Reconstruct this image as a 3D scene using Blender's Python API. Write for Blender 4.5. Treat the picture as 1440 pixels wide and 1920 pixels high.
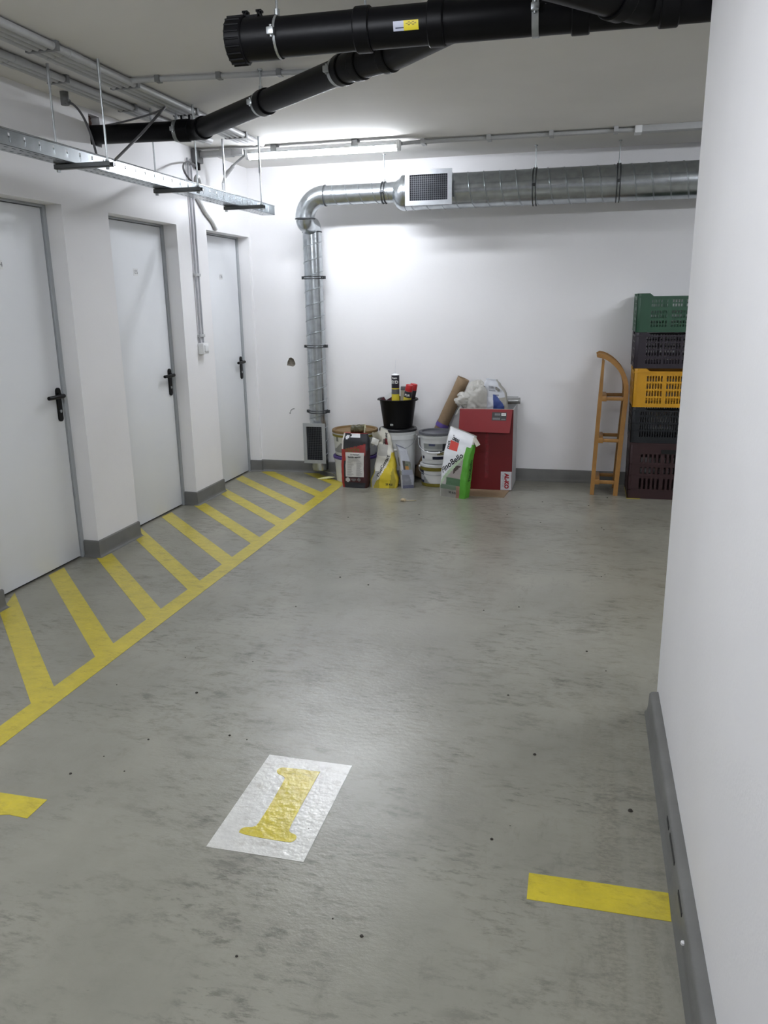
import bpy, bmesh, math, random
from mathutils import Vector, Matrix, noise
random.seed(7)
R = math.radians
scene = bpy.context.scene
for o in list(bpy.data.objects):
    bpy.data.objects.remove(o, do_unlink=True)
COL = scene.collection

# ------------------------------------------------------------------ camera
CAM_H = 1.5
YAW, PITCH, ROLL, FPX = 0.246873, 0.2591456, -0.0150712, 1498.54
cy, sy = math.cos(YAW), math.sin(YAW)
fwd = Vector((-sy*math.cos(PITCH), cy*math.cos(PITCH), -math.sin(PITCH)))
rgt0 = Vector((cy, sy, 0)); up0 = rgt0.cross(fwd)
rgt = math.cos(ROLL)*rgt0 + math.sin(ROLL)*up0
up = -math.sin(ROLL)*rgt0 + math.cos(ROLL)*up0
cam_d = bpy.data.cameras.new('camera'); cam = bpy.data.objects.new('camera', cam_d); COL.objects.link(cam)
mw = Matrix((rgt, up, -fwd)).transposed().to_4x4(); mw.translation = (0, 0, CAM_H)
cam.matrix_world = mw
cam_d.sensor_fit = 'VERTICAL'; cam_d.sensor_height = 24.0; cam_d.lens = FPX/1920*24.0
cam_d.clip_start = 0.02; cam_d.clip_end = 100
scene.camera = cam
# ------------------------------------------------------------------ world, exposure
world = bpy.data.worlds.new('world'); scene.world = world; world.use_nodes = True
world.node_tree.nodes['Background'].inputs[0].default_value = (0.6, 0.65, 0.75, 1)
world.node_tree.nodes['Background'].inputs[1].default_value = 0.02
scene.view_settings.view_transform = 'Standard'; scene.view_settings.look = 'None'
scene.view_settings.gamma = 1.0; scene.view_settings.use_curve_mapping = False
scene.view_settings.exposure = 1.28
TUBE_STRENGTH = 57.0          # the fluorescent battens are the only lights
TUBE_COLOR = (0.89, 0.93, 1.0)

# ------------------------------------------------------------------ helpers
def lin(c):
    return tuple(((x/255)/12.92 if x/255 <= .04045 else ((x/255+.055)/1.055)**2.4) for x in c)

MATS = {}
def mat(name, rgb, rough=.5, metal=0., var=.06, scale=30., bump=0., bscale=None, emit=None, spec=.5, trans=0.):
    if name in MATS: return MATS[name]
    m = bpy.data.materials.new(name); m.use_nodes = True; MATS[name] = m
    nt = m.node_tree; b = nt.nodes['Principled BSDF']
    c = lin(rgb)
    tc = nt.nodes.new('ShaderNodeTexCoord'); nz = nt.nodes.new('ShaderNodeTexNoise')
    nz.inputs['Scale'].default_value = scale; nz.inputs['Detail'].default_value = 4
    nt.links.new(tc.outputs['Object'], nz.inputs['Vector'])
    rp = nt.nodes.new('ShaderNodeValToRGB')
    rp.color_ramp.elements[0].position = .3; rp.color_ramp.elements[1].position = .7
    rp.color_ramp.elements[0].color = (*[max(0, x*(1-var)) for x in c], 1)
    rp.color_ramp.elements[1].color = (*[min(1, x*(1+var)) for x in c], 1)
    nt.links.new(nz.outputs['Fac'], rp.inputs['Fac'])
    nt.links.new(rp.outputs['Color'], b.inputs['Base Color'])
    b.inputs['Roughness'].default_value = rough; b.inputs['Metallic'].default_value = metal
    b.inputs['Specular IOR Level'].default_value = spec
    if trans: b.inputs['Transmission Weight'].default_value = trans
    if bump:
        n2 = nt.nodes.new('ShaderNodeTexNoise'); n2.inputs['Scale'].default_value = bscale or scale*3
        n2.inputs['Detail'].default_value = 5
        nt.links.new(tc.outputs['Object'], n2.inputs['Vector'])
        bp = nt.nodes.new('ShaderNodeBump'); bp.inputs['Strength'].default_value = bump; bp.inputs['Distance'].default_value = .01
        nt.links.new(n2.outputs['Fac'], bp.inputs['Height']); nt.links.new(bp.outputs['Normal'], b.inputs['Normal'])
    if emit:
        b.inputs['Emission Color'].default_value = (*emit[0], 1); b.inputs['Emission Strength'].default_value = emit[1]
    return m

def printed(name, rough=.5, bump=.0, spec=.5, metal=0.):
    """material that shows the flat print stored per face in the colour attribute 'print'"""
    if name in MATS: return MATS[name]
    m = bpy.data.materials.new(name); m.use_nodes = True; MATS[name] = m
    nt = m.node_tree; b = nt.nodes['Principled BSDF']
    a = nt.nodes.new('ShaderNodeVertexColor'); a.layer_name = 'print'
    nt.links.new(a.outputs['Color'], b.inputs['Base Color'])
    b.inputs['Roughness'].default_value = rough; b.inputs['Specular IOR Level'].default_value = spec
    b.inputs['Metallic'].default_value = metal
    if bump:
        tc = nt.nodes.new('ShaderNodeTexCoord'); n2 = nt.nodes.new('ShaderNodeTexNoise'); n2.inputs['Scale'].default_value = 28
        nt.links.new(tc.outputs['Object'], n2.inputs['Vector'])
        bp = nt.nodes.new('ShaderNodeBump'); bp.inputs['Strength'].default_value = bump; bp.inputs['Distance'].default_value = .01
        nt.links.new(n2.outputs['Fac'], bp.inputs['Height']); nt.links.new(bp.outputs['Normal'], b.inputs['Normal'])
    return m

ROOT = {}
def root_loc(o):
    while o is not None and o.parent is not None: o = o.parent
    return Vector(o.location) if o is not None else Vector((0, 0, 0))

def tag(o, label=None, cat=None, group=None, kind=None):
    if label: o['label'] = label
    if cat: o['category'] = cat
    if group: o['group'] = group
    if kind: o['kind'] = kind
    return o

def thing(name, loc, label=None, cat=None, group=None, kind=None):
    o = bpy.data.objects.new(name, None); o.empty_display_size = .05
    COL.objects.link(o); o.location = loc
    return tag(o, label, cat, group, kind)

class MB:
    """collects shapes in world coordinates; build() links them as one mesh object"""
    def __init__(s): s.v = []; s.f = []; s.c = []; s.xf = None
    def add(s, vs, fs, col=None):
        n = len(s.v)
        for p in vs:
            p = Vector(p)
            s.v.append(s.xf @ p if s.xf else p)
        for k, f in enumerate(fs):
            s.f.append([n+i for i in f]); s.c.append(col[k] if isinstance(col, list) else col)
        return s
    def box(s, a, b, col=None, bev=0.):
        x0, y0, z0 = [min(a[i], b[i]) for i in range(3)]; x1, y1, z1 = [max(a[i], b[i]) for i in range(3)]
        if bev > 0:
            bm = bmesh.new(); bmesh.ops.create_cube(bm, size=1)
            bmesh.ops.transform(bm, matrix=Matrix.Translation(((x0+x1)/2, (y0+y1)/2, (z0+z1)/2)) @ Matrix.Diagonal((x1-x0, y1-y0, z1-z0, 1)), verts=bm.verts)
            bmesh.ops.bevel(bm, geom=bm.edges[:], offset=bev, segments=2, affect='EDGES', profile=.5)
            bm.verts.index_update()
            s.add([v.co.copy() for v in bm.verts], [[v.index for v in f.verts] for f in bm.faces], col); bm.free(); return s
        vs = [(x, y, z) for z in (z0, z1) for y in (y0, y1) for x in (x0, x1)]
        return s.add(vs, [(0, 2, 3, 1), (4, 5, 7, 6), (0, 1, 5, 4), (2, 6, 7, 3), (0, 4, 6, 2), (1, 3, 7, 5)], col)
    def cyl(s, p, q, r, r2=None, n=16, col=None, caps=True):
        return s.tube([p, q], [r, r if r2 is None else r2], n, col, caps)
    def tube(s, path, r, n=10, col=None, caps=True):
        P = [Vector(p) for p in path]; k = len(P)
        rr = r if isinstance(r, (list, tuple)) else [r]*k
        t = (P[1]-P[0]).normalized()
        u = t.orthogonal().normalized(); vs = []; fs = []
        for i in range(k):
            if 0 < i < k-1: tn = ((P[i]-P[i-1]).normalized()+(P[i+1]-P[i]).normalized())
            elif i == 0: tn = P[1]-P[0]
            else: tn = P[i]-P[i-1]
            if tn.length < 1e-9: tn = t
            tn.normalize()
            u = (u - tn*u.dot(tn))
            u = u.normalized() if u.length > 1e-6 else tn.orthogonal().normalized()
            w = tn.cross(u)
            sc = 1.0
            if 0 < i < k-1:
                cosh = max(.5, tn.dot((P[i+1]-P[i]).normalized())); sc = 1/cosh if k < 8 else 1
            for j in range(n):
                a = 2*math.pi*j/n
                vs.append(P[i]+(u*math.cos(a)+w*math.sin(a))*rr[i]*sc if sc == 1 else P[i]+(u*math.cos(a)+w*math.sin(a))*rr[i])
            t = tn
        for i in range(k-1):
            for j in range(n):
                a = i*n+j; b = i*n+(j+1) % n
                fs.append((a, b, b+n, a+n))
        if caps:
            fs.append(tuple(range(n-1, -1, -1))); fs.append(tuple((k-1)*n+j for j in range(n)))
        return s.add(vs, fs, col)
    def lathe(s, prof, n=32, o=(0, 0, 0), col=None, a0=0., a1=2*math.pi):
        full = abs(a1-a0) > 6.28; k = len(prof); m = n if full else n+1
        vs = []; fs = []
        for i in range(m):
            a = a0+(a1-a0)*i/n
            for r, z in prof: vs.append((o[0]+r*math.cos(a), o[1]+r*math.sin(a), o[2]+z))
        cols = []
        for i in range(n):
            for j in range(k-1):
                i2 = (i+1) % m
                fs.append((i*k+j, i2*k+j, i2*k+j+1, i*k+j+1))
                if callable(col): cols.append(col((i+.5)/n, j))
        return s.add(vs, fs, cols if callable(col) else col)
    def prism(s, poly, n0, n1, plane='xz', col=None):
        """poly in a coordinate plane, extruded along the remaining axis from n0 to n1"""
        def P(a, b, c): return {'xz': (a, c, b), 'xy': (a, b, c), 'yz': (c, a, b)}[plane]
        k = len(poly); vs = [P(a, b, n0) for a, b in poly]+[P(a, b, n1) for a, b in poly]
        fs = [tuple(range(k)), tuple(range(2*k-1, k-1, -1))]+[(i, k+i, k+(i+1) % k, (i+1) % k) for i in range(k)]
        return s.add(vs, fs, col)
    def panel(s, o, u, v, th, us, vs_, hole):
        """flat panel in the u,v plane with thickness th (vector); hole(i,j) tells which cells are open"""
        o, u, v, th = Vector(o), Vector(u), Vector(v), Vector(th)
        nu, nv = len(us)-1, len(vs_)-1
        solid = lambda i, j: 0 <= i < nu and 0 <= j < nv and not hole(i, j)
        vid = {}; V = []; F = []
        def g(i, j, k):
            if (i, j, k) not in vid:
                vid[(i, j, k)] = len(V); V.append(o+u*us[i]+v*vs_[j]+th*k)
            return vid[(i, j, k)]
        for i in range(nu):
            for j in range(nv):
                if not solid(i, j): continue
                F.append((g(i, j, 0), g(i+1, j, 0), g(i+1, j+1, 0), g(i, j+1, 0)))
                F.append((g(i, j, 1), g(i, j+1, 1), g(i+1, j+1, 1), g(i+1, j, 1)))
                for di, dj, e in ((-1, 0, ((i, j+1), (i, j))), (1, 0, ((i+1, j), (i+1, j+1))), (0, -1, ((i, j), (i+1, j))), (0, 1, ((i+1, j+1), (i, j+1)))):
                    if not solid(i+di, j+dj):
                        (a, b), (c, d) = e
                        F.append((g(a, b, 0), g(a, b, 1), g(c, d, 1), g(c, d, 0)))
        return s.add(V, F)
    def build(s, name, m, parent=None, smooth=True, angle=35, fixn=True):
        if not s.v: return None
        org = root_loc(parent)
        if parent is None:
            xs = [p.x for p in s.v]; ys = [p.y for p in s.v]
            org = Vector(((min(xs)+max(xs))/2, (min(ys)+max(ys))/2, min(p.z for p in s.v)))
        me = bpy.data.meshes.new(name)
        me.from_pydata([tuple(p-org) for p in s.v], [], s.f); me.validate(clean_customdata=False)
        if any(c is not None for c in s.c) and len(me.polygons) == len(s.c):
            ca = me.color_attributes.new('print', 'FLOAT_COLOR', 'CORNER')
            for p in me.polygons:
                c = s.c[p.index] or (200, 200, 200)
                c = (*lin(c), 1)
                for li in p.loop_indices: ca.data[li].color = c
        if fixn:
            bm = bmesh.new(); bm.from_mesh(me); bmesh.ops.recalc_face_normals(bm, faces=bm.faces[:]); bm.to_mesh(me); bm.free()
        if smooth:
            me.polygons.foreach_set('use_smooth', [True]*len(me.polygons))
            me.set_sharp_from_angle(angle=R(angle))
        me.materials.append(m)
        o = bpy.data.objects.new(name, me); COL.objects.link(o)
        if parent is None: o.location = org
        else: o.parent = parent
        return o

def struct(o): o['kind'] = 'structure'; return o

def text(body, size, m, parent, place, name='lettering', bold=0., align='CENTER', th=0.):
    """flat lettering; place(x, y) gives the world point of a point of the text plane"""
    cu = bpy.data.curves.new('t', 'FONT'); cu.body = body; cu.size = size; cu.align_x = align; cu.align_y = 'CENTER'
    cu.offset = bold; cu.resolution_u = 3
    ob = bpy.data.objects.new('t', cu); COL.objects.link(ob)
    dg = bpy.context.evaluated_depsgraph_get(); me0 = ob.evaluated_get(dg).to_mesh()
    vs = [v.co.copy() for v in me0.vertices]; fs = [list(p.vertices) for p in me0.polygons]
    ob.evaluated_get(dg).to_mesh_clear(); bpy.data.objects.remove(ob, do_unlink=True); bpy.data.curves.remove(cu)
    mb = MB(); mb.add([place(v.x, v.y) for v in vs], fs)
    return mb.build(name, m, parent, smooth=False, fixn=False)

def plane_place(o, u, v):
    o, u, v = Vector(o), Vector(u), Vector(v)
    return lambda x, y: o+u*x+v*y

def arc(c, r, a0, a1, n, f):
    return [f(c, r, R(a0+(a1-a0)*i/n)) for i in range(n+1)]

def bez(p0, p1, p2, p3, n=14):
    p0, p1, p2, p3 = map(Vector, (p0, p1, p2, p3)); out = []
    for i in range(n+1):
        t = i/n; out.append(p0*(1-t)**3+p1*3*t*(1-t)**2+p2*3*t*t*(1-t)+p3*t**3)
    return out

# ------------------------------------------------------------------ materials of the shell
def wall_material():
    m = bpy.data.materials.new('white_wall_paint'); m.use_nodes = True; nt = m.node_tree; b = nt.nodes['Principled BSDF']
    tc = nt.nodes.new('ShaderNodeTexCoord')
    n1 = nt.nodes.new('ShaderNodeTexNoise'); n1.inputs['Scale'].default_value = 1.3; n1.inputs['Detail'].default_value = 5
    n2 = nt.nodes.new('ShaderNodeTexNoise'); n2.inputs['Scale'].default_value = 90; n2.inputs['Detail'].default_value = 6
    rp = nt.nodes.new('ShaderNodeValToRGB'); rp.color_ramp.elements[0].position = .3; rp.color_ramp.elements[1].position = .7
    rp.color_ramp.elements[0].color = (*lin((232, 231, 232)), 1); rp.color_ramp.elements[1].color = (*lin((238, 237, 238)), 1)
    bp = nt.nodes.new('ShaderNodeBump'); bp.inputs['Strength'].default_value = .12; bp.inputs['Distance'].default_value = .004
    for n in (n1, n2): nt.links.new(tc.outputs['Object'], n.inputs['Vector'])
    nt.links.new(n1.outputs['Fac'], rp.inputs['Fac']); nt.links.new(rp.outputs['Color'], b.inputs['Base Color'])
    nt.links.new(n2.outputs['Fac'], bp.inputs['Height']); nt.links.new(bp.outputs['Normal'], b.inputs['Normal'])
    b.inputs['Roughness'].default_value = .75
    return m
WALL = wall_material()
CEIL = mat('ceiling_paint', (221, 219, 215), .85, var=.05, scale=1.1, bump=.08, bscale=25)

def floor_material():
    m = bpy.data.materials.new('grey_epoxy_floor'); m.use_nodes = True; nt = m.node_tree; b = nt.nodes['Principled BSDF']
    L = nt.links.new; N = nt.nodes.new
    tc = N('ShaderNodeTexCoord')
    def nz(scale, detail=6, rough=.6, sx=1., sy=1., rot=0.):
        mp = N('ShaderNodeMapping'); mp.inputs['Scale'].default_value = (sx, sy, 1); mp.inputs['Rotation'].default_value = (0, 0, rot)
        L(tc.outputs['Object'], mp.inputs['Vector'])
        n = N('ShaderNodeTexNoise'); n.inputs['Scale'].default_value = scale; n.inputs['Detail'].default_value = detail; n.inputs['Roughness'].default_value = rough
        L(mp.outputs['Vector'], n.inputs['Vector']); return n.outputs['Fac']
    def ramp(fac, p0, p1, c0, c1):
        r = N('ShaderNodeValToRGB'); r.color_ramp.elements[0].position = p0; r.color_ramp.elements[1].position = p1
        r.color_ramp.elements[0].color = (*c0, 1); r.color_ramp.elements[1].color = (*c1, 1); L(fac, r.inputs['Fac']); return r.outputs['Color']
    def mul(a, b_, f=1.):
        x = N('ShaderNodeMix'); x.data_type = 'RGBA'; x.blend_type = 'MULTIPLY'; x.inputs['Factor'].default_value = f
        L(a, x.inputs['A']); L(b_, x.inputs['B']); return x.outputs['Result']
    base = ramp(nz(1.1), .3, .7, lin((131, 129, 117)), lin((145, 143, 131)))
    # scuffs: short streaks in several directions, gated by larger worn patches
    def gated(fac_col, g0, g1, gs, amount, c):
        gate = ramp(nz(gs, 4, .6), g0, g1, (0, 0, 0), (1, 1, 1))
        x = N('ShaderNodeMix'); x.data_type = 'RGBA'; L(gate, x.inputs['Factor']); x.inputs['A'].default_value = (1, 1, 1, 1); L(fac_col, x.inputs['B'])
        return mul(c, x.outputs['Result'], amount)
    c = gated(ramp(nz(7, 12, .78, 1.0, 2.4, .5), .50, .62, (1, 1, 1), (.50, .49, .47)), .44, .58, 1.3, .85, base)
    c = gated(ramp(nz(12, 12, .75, 1.0, 3.2, 1.2), .51, .61, (1, 1, 1), (.45, .44, .42)), .46, .60, 2.1, .85, c)
    c = gated(ramp(nz(5, 12, .80, 2.6, 1.0, -.3), .52, .66, (1, 1, 1), (.55, .54, .52)), .44, .62, .9, .75, c)
    c = mul(c, ramp(nz(30, 5, .7, 1, 2.2, .9), .68, .73, (1, 1, 1), (.5, .48, .44)), .75)
    c = mul(c, ramp(nz(2.2, 8, .7), .35, .65, (.93, .93, .93), (1.05, 1.05, 1.05)), 1.)
    # tyre track along the right-hand wall (object x 0.02 .. 0.25)
    sp = N('ShaderNodeSeparateXYZ'); L(tc.outputs['Object'], sp.inputs[0])
    def band(lo, hi, soft):
        a = N('ShaderNodeMapRange'); a.inputs['From Min'].default_value = lo-soft; a.inputs['From Max'].default_value = lo+soft
        d = N('ShaderNodeMapRange'); d.inputs['From Min'].default_value = hi+soft; d.inputs['From Max'].default_value = hi-soft
        mm = N('ShaderNodeMath'); mm.operation = 'MULTIPLY'; L(sp.outputs['X'], a.inputs['Value']); L(sp.outputs['X'], d.inputs['Value'])
        L(a.outputs['Result'], mm.inputs[0]); L(d.outputs['Result'], mm.inputs[1]); return mm.outputs[0]
    tread = N('ShaderNodeTexNoise'); tread.inputs['Scale'].default_value = 55; tread.inputs['Detail'].default_value = 8; tread.inputs['Roughness'].default_value = .7
    mp = N('ShaderNodeMapping'); mp.inputs['Scale'].default_value = (1., 1.8, 1); L(tc.outputs['Object'], mp.inputs['Vector']); L(mp.outputs['Vector'], tread.inputs['Vector'])
    lanes = ramp(nz(16, 3, .5, 1., .05), .40, .58, (.25, .25, .25), (1, 1, 1))
    gy = N('ShaderNodeMapRange'); gy.inputs['From Min'].default_value = 3.3; gy.inputs['From Max'].default_value = 2.3; L(sp.outputs['Y'], gy.inputs['Value'])
    g2 = N('ShaderNodeMath'); g2.operation = 'MULTIPLY'; L(band(.035, .27, .02), g2.inputs[0]); L(gy.outputs['Result'], g2.inputs[1])
    tcol = ramp(tread.outputs['Fac'], .40, .66, (1.0, .985, .95), (.66, .64, .60))
    x2 = N('ShaderNodeMix'); x2.data_type = 'RGBA'; g3 = N('ShaderNodeMath'); g3.operation = 'MULTIPLY'; L(g2.outputs[0], g3.inputs[0]); L(lanes, g3.inputs[1]); L(g3.outputs[0], x2.inputs['Factor']); x2.inputs['A'].default_value = (1, 1, 1, 1); L(tcol, x2.inputs['B'])
    c = mul(c, x2.outputs['Result'])
    L(c, b.inputs['Base Color'])
    rr = ramp(nz(3.5, 6), .3, .7, (.34,)*3, (.46,)*3); L(rr, b.inputs['Roughness'])
    b.inputs['Coat Weight'].default_value = .55; b.inputs['Coat Roughness'].default_value = .15
    bn = nz(38, 6, .65, 1., 1.6, .2); bp = N('ShaderNodeBump'); bp.inputs['Strength'].default_value = .30; bp.inputs['Distance'].default_value = .004
    L(bn, bp.inputs['Height'])
    bp2 = N('ShaderNodeBump'); bp2.inputs['Distance'].default_value = .003; g4 = N('ShaderNodeMath'); g4.operation = 'MULTIPLY'; L(g3.outputs[0], g4.inputs[0]); g4.inputs[1].default_value = .45; L(g4.outputs[0], bp2.inputs['Strength']); L(tread.outputs['Fac'], bp2.inputs['Height']); L(bp.outputs['Normal'], bp2.inputs['Normal'])
    L(bp2.outputs['Normal'], b.inputs['Normal']); L(bp2.outputs['Normal'], b.inputs['Coat Normal'])
    return m
FLOOR = floor_material()

def paint_material(name, rgb, wear):
    m = bpy.data.materials.new(name); m.use_nodes = True; nt = m.node_tree; b = nt.nodes['Principled BSDF']; L = nt.links.new
    tc = nt.nodes.new('ShaderNodeTexCoord')
    n1 = nt.nodes.new('ShaderNodeTexNoise'); n1.inputs['Scale'].default_value = 11; n1.inputs['Detail'].default_value = 8; n1.inputs['Roughness'].default_value = .7
    n2 = nt.nodes.new('ShaderNodeTexNoise'); n2.inputs['Scale'].default_value = 46; n2.inputs['Detail'].default_value = 6
    L(tc.outputs['Object'], n1.inputs['Vector']); L(tc.outputs['Object'], n2.inputs['Vector'])
    r = nt.nodes.new('ShaderNodeValToRGB'); r.color_ramp.elements[0].position = .35; r.color_ramp.elements[1].position = .75
    r.color_ramp.elements[0].color = (*lin(rgb), 1); r.color_ramp.elements[1].color = (*lin([x*wear for x in rgb]), 1)
    L(n1.outputs['Fac'], r.inputs['Fac'])
    mp = nt.nodes.new('ShaderNodeMapping'); mp.inputs['Scale'].default_value = (1.0, 2.4, 1); mp.inputs['Rotation'].default_value = (0, 0, .6); L(tc.outputs['Object'], mp.inputs['Vector'])
    n3 = nt.nodes.new('ShaderNodeTexNoise'); n3.inputs['Scale'].default_value = 9; n3.inputs['Detail'].default_value = 12; n3.inputs['Roughness'].default_value = .78; L(mp.outputs['Vector'], n3.inputs['Vector'])
    r3 = nt.nodes.new('ShaderNodeValToRGB'); r3.color_ramp.elements[0].position = .52; r3.color_ramp.elements[1].position = .66
    r3.color_ramp.elements[0].color = (1, 1, 1, 1); r3.color_ramp.elements[1].color = (.58, .55, .50, 1); L(n3.outputs['Fac'], r3.inputs['Fac'])
    mx = nt.nodes.new('ShaderNodeMix'); mx.data_type = 'RGBA'; mx.blend_type = 'MULTIPLY'; mx.inputs['Factor'].default_value = .75
    L(r.outputs['Color'], mx.inputs['A']); L(r3.outputs['Color'], mx.inputs['B']); L(mx.outputs['Result'], b.inputs['Base Color'])
    b.inputs['Roughness'].default_value = .40; b.inputs['Coat Weight'].default_value = .6; b.inputs['Coat Roughness'].default_value = .11
    bp = nt.nodes.new('ShaderNodeBump'); bp.inputs['Strength'].default_value = .5; bp.inputs['Distance'].default_value = .004
    L(n2.outputs['Fac'], bp.inputs['Height']); L(bp.outputs['Normal'], b.inputs['Normal']); L(bp.outputs['Normal'], b.inputs['Coat Normal'])
    return m
YELLOW = paint_material('yellow_floor_paint', (206, 188, 42), .86)
WHITEP = paint_material('white_floor_paint', (214, 213, 207), .90)
BASEG = mat('grey_baseboard_paint', (106, 106, 103), .55, var=.10, scale=9, bump=.1, bscale=40)
STEEL_DOOR = mat('white_door_enamel', (233, 235, 238), .42, var=.015, scale=3)
FRAMEG = mat('grey_door_frame', (164, 168, 171), .45, var=.03)
DARKGAP = mat('black_seal', (22, 23, 24), .8)
BLACKP = mat('black_plastic', (9, 9, 10), .45, var=.15, scale=20, spec=.2)
PIPEB = mat('black_pipe_plastic', (7, 7, 10), .42, var=.2, scale=8, spec=.18)
GALV = mat('galvanised_steel', (178, 183, 186), .25, metal=.96, var=.13, scale=22, bump=.02)
GALVD = mat('galvanised_seam', (168, 173, 176), .28, metal=.95, var=.1, scale=22)
ZINC = mat('zinc_plated_steel', (176, 180, 182), .38, metal=.85, var=.1, scale=40)
ALU = mat('aluminium_frame', (168, 171, 175), .5, metal=.45, var=.05, scale=40)
CONDUIT = mat('light_grey_conduit', (176, 177, 178), .5, var=.04)
CABLE = mat('grey_cable_sheath', (92, 92, 94), .55, var=.06)
CABLEL = mat('light_cable_sheath', (168, 168, 168), .55, var=.04)
RUBBER = mat('black_rubber', (26, 26, 27), .8)
WHITEPL = mat('white_plastic', (226, 227, 228), .42, var=.02)
BUCKET = mat('white_bucket_plastic', (214, 216, 216), .38, var=.025, scale=12)
INK = mat('black_ink', (18, 18, 22), .6, var=.02)
WHINK = mat('white_ink', (232, 232, 230), .6, var=.02)
REDINK = mat('red_ink', (150, 22, 34), .6, var=.02)
BLUEINK = mat('navy_ink', (38, 44, 84), .6, var=.02)
WOOD = mat('varnished_beech', (150, 108, 54), .42, var=.14, scale=14, bump=.05)
CARD = mat('brown_cardboard', (140, 118, 92), .85, var=.08, scale=30, bump=.06)

# ------------------------------------------------------------------ shell
CEILZ = 2.585
XW = -2.84          # face of left wall
XD = -2.95          # face of doors
YB = 6.73           # face of back wall
OPEN = [(3.25, 4.115), (4.57, 5.42), (5.89, 6.695)]   # door openings along Y
LINTEL = 2.035
XR, YF = 4.6, -3.2   # hall beyond the frame: right wall, wall behind the camera
PX0, PX1, PY0, PY1 = .318, .62, .50, 2.90             # wall stub beside the camera

floor = MB().box((-3.3, YF, -.12), (XR, YB+.2, 0)).build('floor', FLOOR, None, smooth=False); struct(floor)
floor_me = floor.data
for v in floor_me.vertices: v.co += Vector(floor.location)
floor.location = (0, 0, 0)
ceiling = struct(MB().box((-3.3, YF, CEILZ), (XR, YB+.2, CEILZ+.15)).build('ceiling', CEIL, None, smooth=False))
# back wall with a small chipped hole
wb = MB(); hx, hz = -2.52, .985
wb.panel((-3.05, YB, 0), (1, 0, 0), (0, 0, 1), (0, .2, 0), [0, hx-.06+3.05, hx+.06+3.05, XR+3.05], [0, hz-.06, hz+.06, CEILZ], lambda i, j: i == 1 and j == 1)
wall_back = struct(wb.build('wall_back', WALL, None, smooth=False))
hole = [(-.038, -.030), (-.032, .004), (-.014, .036), (.004, .040), (.026, .026), (.040, -.010), (.038, -.026), (.018, -.040), (-.008, -.034)]
plug = MB()
k = len(hole)
sq = []
for a, b in hole:
    mx = max(abs(a), abs(b)); sq.append((a/mx*.06, b/mx*.06))
vs = [(hx+a, YB, hz+b) for a, b in hole]+[(hx+a, YB, hz+b) for a, b in sq]+[(hx+a*.55, YB+.016, hz+b*.55) for a, b in hole]
fs = [(i, (i+1) % k, k+(i+1) % k, k+i) for i in range(k)]
plug.add(vs[:2*k], fs)
# corners of the square frame round the chip
for cx_, cz_ in ((-.06, .06), (.06, .06), (.06, -.06), (-.06, -.06)):
    for i in range(k):
        a, b = sq[i], sq[(i+1) % k]
        if abs(a[0]-cx_) < 1e-6 and abs(b[1]-cz_) < 1e-6 or abs(a[1]-cz_) < 1e-6 and abs(b[0]-cx_) < 1e-6:
            plug.add([(hx+a[0], YB, hz+a[1]), (hx+cx_, YB, hz+cz_), (hx+b[0], YB, hz+b[1])], [(0, 1, 2)])
plug.build('plaster_patch', WALL, wall_back, smooth=False)
chip = MB(); chip.add(vs[:k]+vs[2*k:], [(i, (i+1) % k, k+(i+1) % k, k+i) for i in range(k)]+[tuple(range(k, 2*k))])
c_ = chip.build('chipped_hole', mat('bare_concrete', (118, 112, 102), .95, var=.3, scale=60, bump=.4), wall_back, smooth=False)
c_['label'] = 'rough grey hole chipped in the white wall'
sm = MB().tube([(-2.545, YB-.001, .545), (-2.54, YB-.001, .56), (-2.52, YB-.001, .575), (-2.505, YB-.001, .575)], .003, 5).tube([(-2.55, YB-.001, .53), (-2.548, YB-.001, .54)], .006, 5)
sm.build('scuff_mark', mat('grey_scuff', (140, 140, 140), .8), wall_back)

# left wall: piers, lintels, and the pipe hole high up
wl = MB(); ys = [YF] + [e for o in OPEN for e in o] + [YB+.05]
HY0, HY1, HZ0, HZ1 = 4.462, 4.575, 2.395, 2.56
ys_ = sorted(set(ys + [HY0, HY1])); zs_ = [0, LINTEL, HZ0, HZ1, CEILZ]
def lw_hole(i, j):
    ym = (ys_[i]+ys_[i+1])/2
    if j == 0: return any(a < ym < b for a, b in OPEN)
    if j == 2: return HY0 < ym < HY1
    return False
wl.panel((XW, 0, 0), (0, 1, 0), (0, 0, 1), (-.22, 0, 0), ys_, zs_, lw_hole)
wall_left = struct(wl.build('wall_left', WALL, None, smooth=False))
hb = MB().box((XW-.215, HY0-.02, HZ0-.02), (XW-.20, HY1+.02, HZ1+.02))
hb.build('pipe_hole_backing', mat('dark_void', (20, 16, 14), .95), wall_left)
fo = MB()
for i in range(9):
    a = random.random(); fo.lathe([(0, -.022), (.018, -.012), (.022, 0), (.017, .014), (0, .02)], 8, (XW-.06+.03*random.random(), HY0+.012+.085*a, 2.515+.035*random.random()))
f_ = fo.build('foam_filling', mat('brown_foam', (78, 48, 36), .9, var=.3, scale=50, bump=.3), wall_left); f_['kind'] = 'stuff'; f_['label'] = 'brown filling round the pipe in the wall hole'

# other sides of the hall
struct(MB().box((XR, YF, 0), (XR+.2, YB+.2, CEILZ)).build('wall_right', WALL, None, smooth=False))
struct(MB().box((-3.3, YF-.2, 0), (XR+.2, YF, CEILZ)).build('wall_front', WALL, None, smooth=False))
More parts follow.
